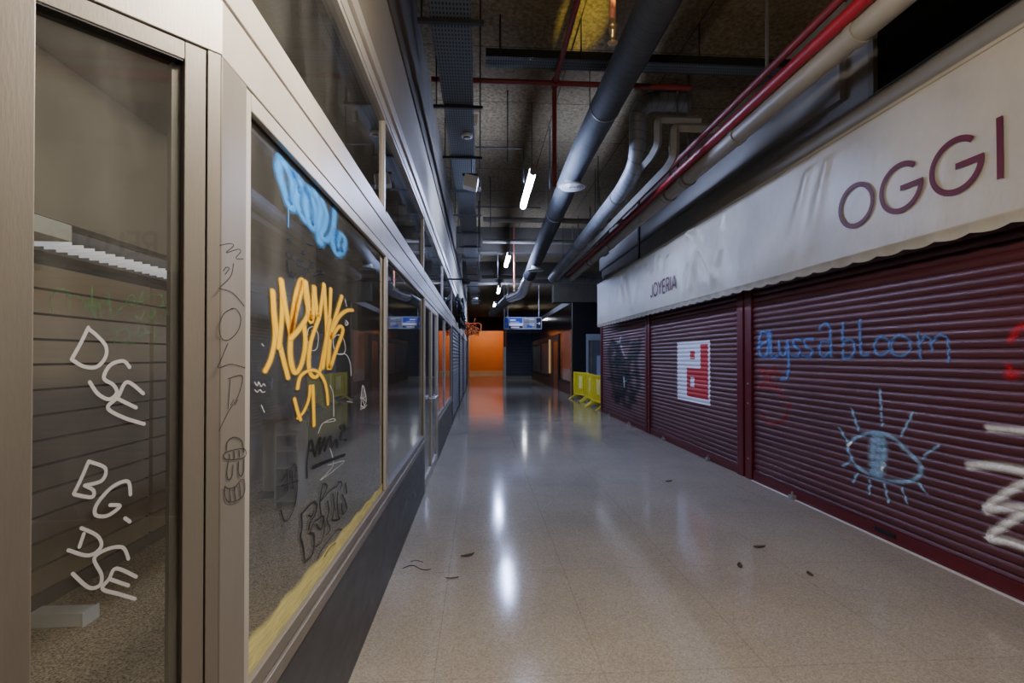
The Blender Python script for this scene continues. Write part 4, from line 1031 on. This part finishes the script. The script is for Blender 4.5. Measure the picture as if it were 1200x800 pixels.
b = MB(); b.box(-.03, .01, 6.30, 6.34, 3.60, 3.645); b.build('sensor', M['white'], t, bevel=.004)
b = MB(); b.box(-.06, -.02, 5.2, 5.26, 3.93, 4.02); tag(b.build('junction_box', M['white'], bevel=.005), 'tiny white junction box beside the smoke detector', 'junction box')

# pendant tube lamps
def pendant(label, x, y, z, mat, L=1.5, hw=.042):
    t = thing('tube_pendant', label, 'tube lamp', (x, y, z), 'hanging tube lamps in the corridor')
    MB().tube([(x, y-L/2, z), (x, y+L/2, z)], .042, 16).build('diffuser_tube', mat, t, smooth='auto')
    b = MB(); b.prism([(x-hw, z+.04), (x+hw, z+.04), (x+hw*.8, z+.075), (x-hw*.8, z+.075)], 'y', y-L/2-.01, y+L/2+.01); b.build('housing', M['alu_dark'], t)
    for s in (-1, 1):
        b = MB(); b.tube([(x, y+s*(L/2+.002), z), (x, y+s*(L/2+.05), z)], .046, 16); b.build('end_cap', M['alu_dark'], t, smooth='auto')
        b = MB(); b.tube([(x, y+s*L*.42, z+.075), (x, y+s*L*.42, CEIL)], .004, 6); b.build('wire', M['black'], t)
    return t
pend = {}
for i, (y, mt, lb) in enumerate(((-3.8, 'warm', 'tube lamp above the corridor behind the viewpoint'), (1.75, 'warm', 'tube lamp overhead beside the corner pane'), (7.3, 'cool', 'brightest hanging tube lamp under the wood-wool ceiling'), (12.6, 'cool', 'second hanging tube lamp past the round diffuser'),
        (18.2, 'cool', 'third hanging tube lamp just above the hanging sign'), (23.4, 'cool', 'small faraway tube lamp above the sign'))):
    if y == 1.75: pendant(lb, .22, 1.3, 3.05, emitter('near_warm_tube', (1, .88, .74, 1), 165), 1.2, .018)
    else: pendant(lb, .685, y, 3.93, M[mt])
pendant('tube lamp added out of sight past the hanging sign to light the navy shutter', 3.0, 34, 4.1, emitter('fill_tube', (.9, .93, 1, 1), 60))  # added lamp, brightens the navy shutter and white column
pendant('tube lamp hidden behind the lintel lighting the orange wall', .6, 44.6, 4.25, emitter('orange_area_tube', (1, .9, .8, 1), 60), 2.4)

# hanging sign
t = thing('hanging_sign', 'grey hanging wayfinding light box with blue and white panels', 'sign', (1.68, 20, 2.62))
sx0, sx1, sz0, sz1 = .95, 2.44, 2.64, 3.11
b = MB(); b.box(sx0, sx1, 20.02, 20.3, sz0, sz1); b.build('box', M['sign_body'], t, bevel=.01)
b = MB(); b.box(sx0, sx1, 20.0, 20.03, sz1-.03, sz1); b.box(sx0, sx1, 20.0, 20.03, sz0, sz0+.03); b.box(sx0, sx0+.03, 20.0, 20.03, sz0+.03, sz1-.03); b.box(sx1-.03, sx1, 20.0, 20.03, sz0+.03, sz1-.03); b.build('frame', M['sign_body'], t)
def sp(name, mat, x0, x1, z0, z1, y=20.012, label=None):
    b = MB(); b.box(sx0+x0, sx0+x1, y, 20.0195, sz0+z0, sz0+z1); return b.build(name, mat, t, label)
sp('panel', M['sign_blue'], .03, .17, .03, .44, label='blue pictogram panel'); sp('panel', M['sign_blue'], .2, .72, .24, .44, label='blue upper panel'); sp('panel', M['sign_white'], .2, .74, .13, .22, label='white strip panel')
sp('panel', M['sign_dark'], .2, .74, .03, .125, label='dark lower panel'); sp('panel', M['sign_grey'], .76, 1.25, .03, .44, label='grey panel'); sp('panel', M['sign_dark'], 1.27, 1.46, .03, .44, label='dark arrow panel')
sp('text_bars', M['sign_white'], .24, .46, .33, .38, 20.009); sp('text_bars', M['sign_white'], .24, .6, .27, .285, 20.009); sp('text_bars', M['sign_dark'], .24, .44, .29, .31, 20.009)
for z_ in (.36, .2, .14): sp('text_bars', M['sign_white'], 1.0, 1.2, z_, z_+.02, 20.009)
sp('text_bars', M['sign_white'], .8, 1.2, .395, .415, 20.009); sp('text_bars', M['sign_dark'], .8, .98, .27, .29, 20.009); sp('text_bars', M['sign_blue'], .9, 1.1, .06, .16, 20.009); sp('text_bars', M['sign_white'], .27, .6, .05, .09, 20.009)
b = MB(); b.prism([(sx0+1.29, sz0+.235), (sx0+1.38, sz0+.235), (sx0+1.38, sz0+.29), (sx0+1.44, sz0+.225), (sx0+1.38, sz0+.16), (sx0+1.38, sz0+.215), (sx0+1.29, sz0+.215)], 'y', 20.008, 20.0119); b.build('arrow', M['sign_white'], t)
b = MB(); b.prism([(sx0+.06, sz0+.2), (sx0+.12, sz0+.27), (sx0+.14, sz0+.24), (sx0+.11, sz0+.2), (sx0+.14, sz0+.16), (sx0+.08, sz0+.15)], 'y', 20.008, 20.0119); b.build('pictogram', M['sign_yel'], t)
for x in (sx0+.02, sx0+.06+.1, sx1-.1): b = MB(); b.tube([(x, 20.15, sz1), (x, 20.15, CEIL)], .016 if x < 2 else .012, 8); b.build('hanger_rod', M['steel'], t)

# yellow barriers
def barrier(label, x, y, ang, src=None):
    if src is not None: return dup(src, (x, y, 0), label, rotz=ang)
    t = thing('pedestrian_barrier', label, 'barrier', (0, 0, 0), 'yellow plastic barriers')
    L = 1.34
    b = MB(); b.box(-.025, .025, -L/2, L/2, .94, 1.0); b.box(-.025, .025, -L/2, L/2, .17, .23); b.box(-.025, .025, -L/2, -L/2+.06, .23, .94); b.box(-.025, .025, L/2-.06, L/2, .23, .94); b.build('frame', M['yellow'], t, bevel=.01)
    for k in range(7): y_ = -L/2+.135+k*(L-.27)/6; b = MB(); b.box(-.014, .014, y_-.055, y_+.055, .23, .94); b.build('slat', M['yellow'], t, bevel=.006)
    b = MB(); b.box(-.02, -.0145, -.14, .14, .42, .86); b.box(.0145, .02, -.14, .14, .42, .86); b.build('reflector_plate', M['yellow2'], t, 'pale reflector plate')
    for y_ in (-L/2+.16, L/2-.16): b = MB(); b.prism([(-.28, 0), (-.2, 0), (0, .10), (.2, 0), (.28, 0), (.04, .17), (-.04, .17)], 'y', y_-.035, y_+.035); b.build('foot', M['yellow'], t, bevel=.006)
    t.location = (x, y, 0); t.rotation_euler = (0, 0, ang); return t
br = barrier('yellow plastic barrier next to the dark boarding, farthest of the row', 3.64, 18.25, atan2(.26, 1.3))
barrier('middle yellow plastic barrier between the other two', 3.63, 16.65, atan2(-.06, 1.3), br)
barrier('yellow plastic barrier touching the maroon shutter end', 3.57, 15.2, atan2(.12, 1.3), br)

# boarding, door and side shops beyond
f = MB(); f.box(3.66, 8, 20.0, 20.2, 0, 3.7); tag(f.build('wall_right_return', M['black_board']), 'black boarded wall behind the yellow barriers', 'wall', kind='structure')
f = MB(); f.box(2.9, 8, 19.9, 20.4, 3.702, CEIL); tag(f.build('trim_7', M['beam']), 'dark grey bulkhead above the black boarding', 'bulkhead', kind='structure')
d2 = struct('door_2', 'pale grey side door behind the yellow barriers', 'door', (4.75, 20, 0))
b = MB(); b.box(4.2, 4.28, 19.93, 19.998, 0, 2.45); b.box(5.3, 5.38, 19.93, 19.998, 0, 2.45); b.box(4.28, 5.3, 19.93, 19.998, 2.2, 2.45); b.build('door_frame', M['pale_grey'], d2)
b = MB(); b.box(4.28, 5.3, 19.96, 19.998, 0.005, 2.2); b.build('door_leaf', pbr('slate_grey_door', '5b626c', .45, 0, .08), d2); b = MB(); b.box(4.36, 4.44, 19.945, 19.96, .1, 2.15); b.build('door_stile', M['alu_dark'], d2)
b = MB(); b.box(4.62, 5.2, 19.945, 19.96, .3, 1.6); b.build('door_panel', pbr('bluish_white_panel', 'aab4cc', .4, 0, .05), d2)
f = MB(); f.box(3.662, 3.86, 20.2, 36, 2.62, 3.7); tag(f.build('trim_8', M['gloss_black']), 'gloss black fascia above the far side shop', 'fascia', kind='structure')
f = MB(); f.box(3.64, 3.86, 20.2, 36, 3.702, 3.92); tag(f.build('trim_9', M['grey_wall']), 'pale grey ledge over the gloss black fascia', 'ledge', kind='structure')
f = MB(); f.box(3.68, 3.9, 20.2, 36, 0, 2.62); tag(f.build('wall_right_far', M['brown']), 'reddish brown panelled front of the far side shop', 'wall', kind='structure')
w = struct('window_31', 'poster window with orange poster on the brown shop front', 'window', (3.67, 21.7, .5))
b = MB(); b.box(3.62, 3.68, 20.22, 20.32, .5, 2.62); b.box(3.62, 3.68, 23.3, 23.42, .5, 2.62); b.box(3.62, 3.68, 20.32, 23.3, .5, .56); b.build('frame', M['black'], w)
b = MB(); b.box(3.66, 3.679, 20.33, 22.4, 1.05, 2.61); b.build('poster', M['poster'], w, 'orange upper poster'); b = MB(); b.box(3.66, 3.679, 20.33, 22.4, .56, 1.05); b.build('poster', M['poster_pale'], w, 'pale patterned lower poster'); b = MB(); b.box(3.66, 3.679, 22.4, 23.3, .56, 2.61); b.build('pane', M['dark_glass'], w)
b = MB(); b.box(3.61, 3.68, 20.2, 20.215, 0, 2.62); tag(b.build('trim_10', M['wood']), 'pale wood edge strip at the brown shop front corner', 'strip', kind='structure')
d3 = struct('door_3', 'dark door in the brown shop front', 'door', (3.67, 24.6, 0))
b = MB(); b.box(3.64, 3.679, 23.7, 23.8, 0, 2.4); b.box(3.64, 3.679, 25.4, 25.5, 0, 2.4); b.box(3.64, 3.679, 23.8, 25.4, 2.3, 2.4); b.build('door_frame', M['brown'], d3); b = MB(); b.box(3.66, 3.679, 23.8, 25.4, .005, 2.3); b.build('door_leaf', M['dark_glass'], d3)
b = MB(); b.box(3.60, 3.68, 26.4, 26.6, .7, 2.45); tag(b.build('trim_13', pbr('glowing_wood_strip', 'c99a62', .5, 0, .05, emit=(lin('c99a62'), .3)), bevel=.01), 'pale wooden strip with its own glow between dark door and grey shop window', 'strip', kind='structure')  # wood colour given its own emission so the strip looks lit
w = struct('window_32', 'grey glazed shop window past the dark door', 'window', (3.67, 31, .6))
b = MB(); b.box(3.63, 3.68, 27.0, 27.15, .5, 2.4); b.box(3.63, 3.68, 30.4, 30.55, .5, 2.4); b.box(3.63, 3.68, 35.2, 35.4, .5, 2.4); b.box(3.63, 3.68, 27.15, 35.2, 2.3, 2.4); b.box(3.63, 3.68, 27.15, 35.2, .5, .62); b.build('frame', M['black'], w)
b = MB(); b.box(3.66, 3.679, 27.15, 35.2, .62, 2.3); b.build('pane', pbr('grey_dim_pane', '5c6064', .25, 0, .2, 1), w)
t = thing('navy_shutter', 'dark navy roller shutter at the corridor end', 'shutter', (3.4, 38.7, 0))
c = MB(); n = 36
for i in range(n):
    z = .1+i*.09; c.quad((2.02, 38.7, z), (5.2, 38.7, z), (5.2, 38.68, z+.03), (2.02, 38.68, z+.03)); c.quad((2.02, 38.68, z+.03), (5.2, 38.68, z+.03), (5.2, 38.7, z+.09), (2.02, 38.7, z+.09))
c.build('curtain', M['navy'], t); b = MB(); b.box(2.02, 5.2, 38.64, 38.7, 0.002, .1); b.build('bottom_bar', M['pale_grey'], t)
f = MB(); f.box(2.0, 8, 38.72, 38.9, 0, CEIL); tag(f.build('wall_back', M['navy']), 'dark wall around the navy shutter', 'wall', kind='structure')
f = MB(); f.box(-2, 2.6, 43.2, 43.5, 3.75, CEIL); tag(f.build('trim_11', M['beam']), 'dark lintel above the orange wall', 'lintel', kind='structure')
t = struct('trim_12', 'white end column between orange wall and navy shutter', 'column', (1.88, 38.7, 0))
b = MB(); b.box(1.78, 1.99, 38.5, 38.9, 0, 2.3); b.build('lower_shaft', M['col_white'], t); b = MB(); b.box(1.80, 1.97, 38.52, 38.88, 2.3, CEIL); b.build('upper_shaft', M['brown'], t)
f = MB(); f.box(-3, 2.6, 46.6, 46.8, .28, CEIL); tag(f.build('wall_back_orange', M['orange']), 'plain orange wall closing the corridor', 'wall', kind='structure')
f = MB(); f.box(-3, 2.6, 46.56, 46.8, 0, .278); tag(f.build('baseboard_back', pbr('pale_orange_skirting', 'd8b48a', .4, 0, .05)), 'pale skirting at the foot of the orange wall', 'skirting', kind='structure')
f = MB(); f.box(2.4, 2.6, 38.9, 46.6, 0, CEIL); tag(f.build('wall_right_end', M['orange']), 'orange side wall beyond the white column', 'wall', kind='structure')
f = MB(); f.box(7.9, 8, 14.3, 20, 0, CEIL); tag(f.build('wall_right_side', M['grey_wall']), 'dim end wall of the side passage', 'wall', kind='structure')
f = MB(); f.box(-4.2, 8, -8.2, -8, 0, CEIL); tag(f.build('wall_front', M['grey_wall']), 'grey wall behind the viewpoint', 'wall', kind='structure')

# litter on the floor
def litter(label, x, y, a, l, w, curl=.012):
    m_ = MB(); n = 6
    for i in range(n+1):
        s = i/n*2-1; ww = w*(1-abs(s)**1.8)+.002
        for k in (-1, 0, 1): m_.v.append((x+cos(a)*s*l-sin(a)*k*ww, y+sin(a)*s*l+cos(a)*k*ww, .002+curl*(s*s*.6+abs(k)*.4)))
    for i in range(n):
        for k in range(2): q = i*3+k; m_.f.append((q, q+3, q+4, q+1))
    tag(m_.build('dry_leaf', M['leaf']), label, 'leaf', 'dry leaves on the floor')
litter('dry leaf on the floor in line with the blue eye', 2.276, 4.049, .1, .055, .02)
litter('dry leaf lying lengthwise down the corridor, furthest from the shutters', 1.927, 3.696, 1.15, .05, .018)
litter('smallest curled dry leaf nearest the shutter foot', 2.349, 3.52, 1.5, .035, .016)
litter('tiny dark leaf scrap by the pixel square shutter', 2.353, 6.249, .3, .05, .03)
litter('dark leaf scrap near the shop front kick panel', -.092, 4.02, .5, .06, .02)
litter('flat dark flake beside the kick panel', -.19, 3.61, .1, .045, .008)
m_ = MB(); m_.tube([(-.56+.012*i, 3.80+.05*sin(i*.33)*(1 if i < 10 else .8), .005) for i in range(18)], .0025, 5); m_.tube([(-.52+.012*i, 3.92+.02*sin(i*.5), .005) for i in range(9)], .002, 5)
tag(m_.build('bent_wire', M['black']), 'thin dark bent wire on the floor by the kick panel', 'wire')

# lights that are not fittings in the frame: unseen spot added for the yellow ceiling glow
sl = bpy.data.lights.new('yellow_spot', 'SPOT'); sl.energy = 1100; sl.color = (1, .85, .15); sl.spot_size = R(9); sl.spot_blend = .8; sl.shadow_soft_size = .03
so = bpy.data.objects.new('yellow_spot', sl); C.objects.link(so); so.location = (1.0, 1.6, 3.2)
from mathutils import Vector
so.rotation_euler = (Vector((1.03, 5.0, CEIL))-Vector(so.location)).to_track_quat('-Z', 'Y').to_euler()

w_ = bpy.data.worlds.new('world'); scene.world = w_; w_.use_nodes = True
bg = w_.node_tree.nodes['Background']; bg.inputs[0].default_value = (.5, .55, .65, 1); bg.inputs[1].default_value = .02

cam = bpy.data.cameras.new('camera'); co = bpy.data.objects.new('camera', cam); C.objects.link(co)
co.location = (0, 0, 1.55); co.rotation_euler = (R(90.5), 0, -R(3.62)); cam.lens = 18; cam.sensor_width = 36; cam.shift_y = 12.8/1200; cam.clip_start = .02
scene.camera = co
scene.view_settings.view_transform = 'AgX'; scene.view_settings.look = 'AgX - Base Contrast'; scene.view_settings.exposure = 0.75
cy = scene.cycles
cy.max_bounces = 10; cy.diffuse_bounces = 4; cy.glossy_bounces = 5; cy.transparent_max_bounces = 40; cy.sample_clamp_indirect = 4; cy.caustics_reflective = False; cy.caustics_refractive = False
cy.use_denoising = True
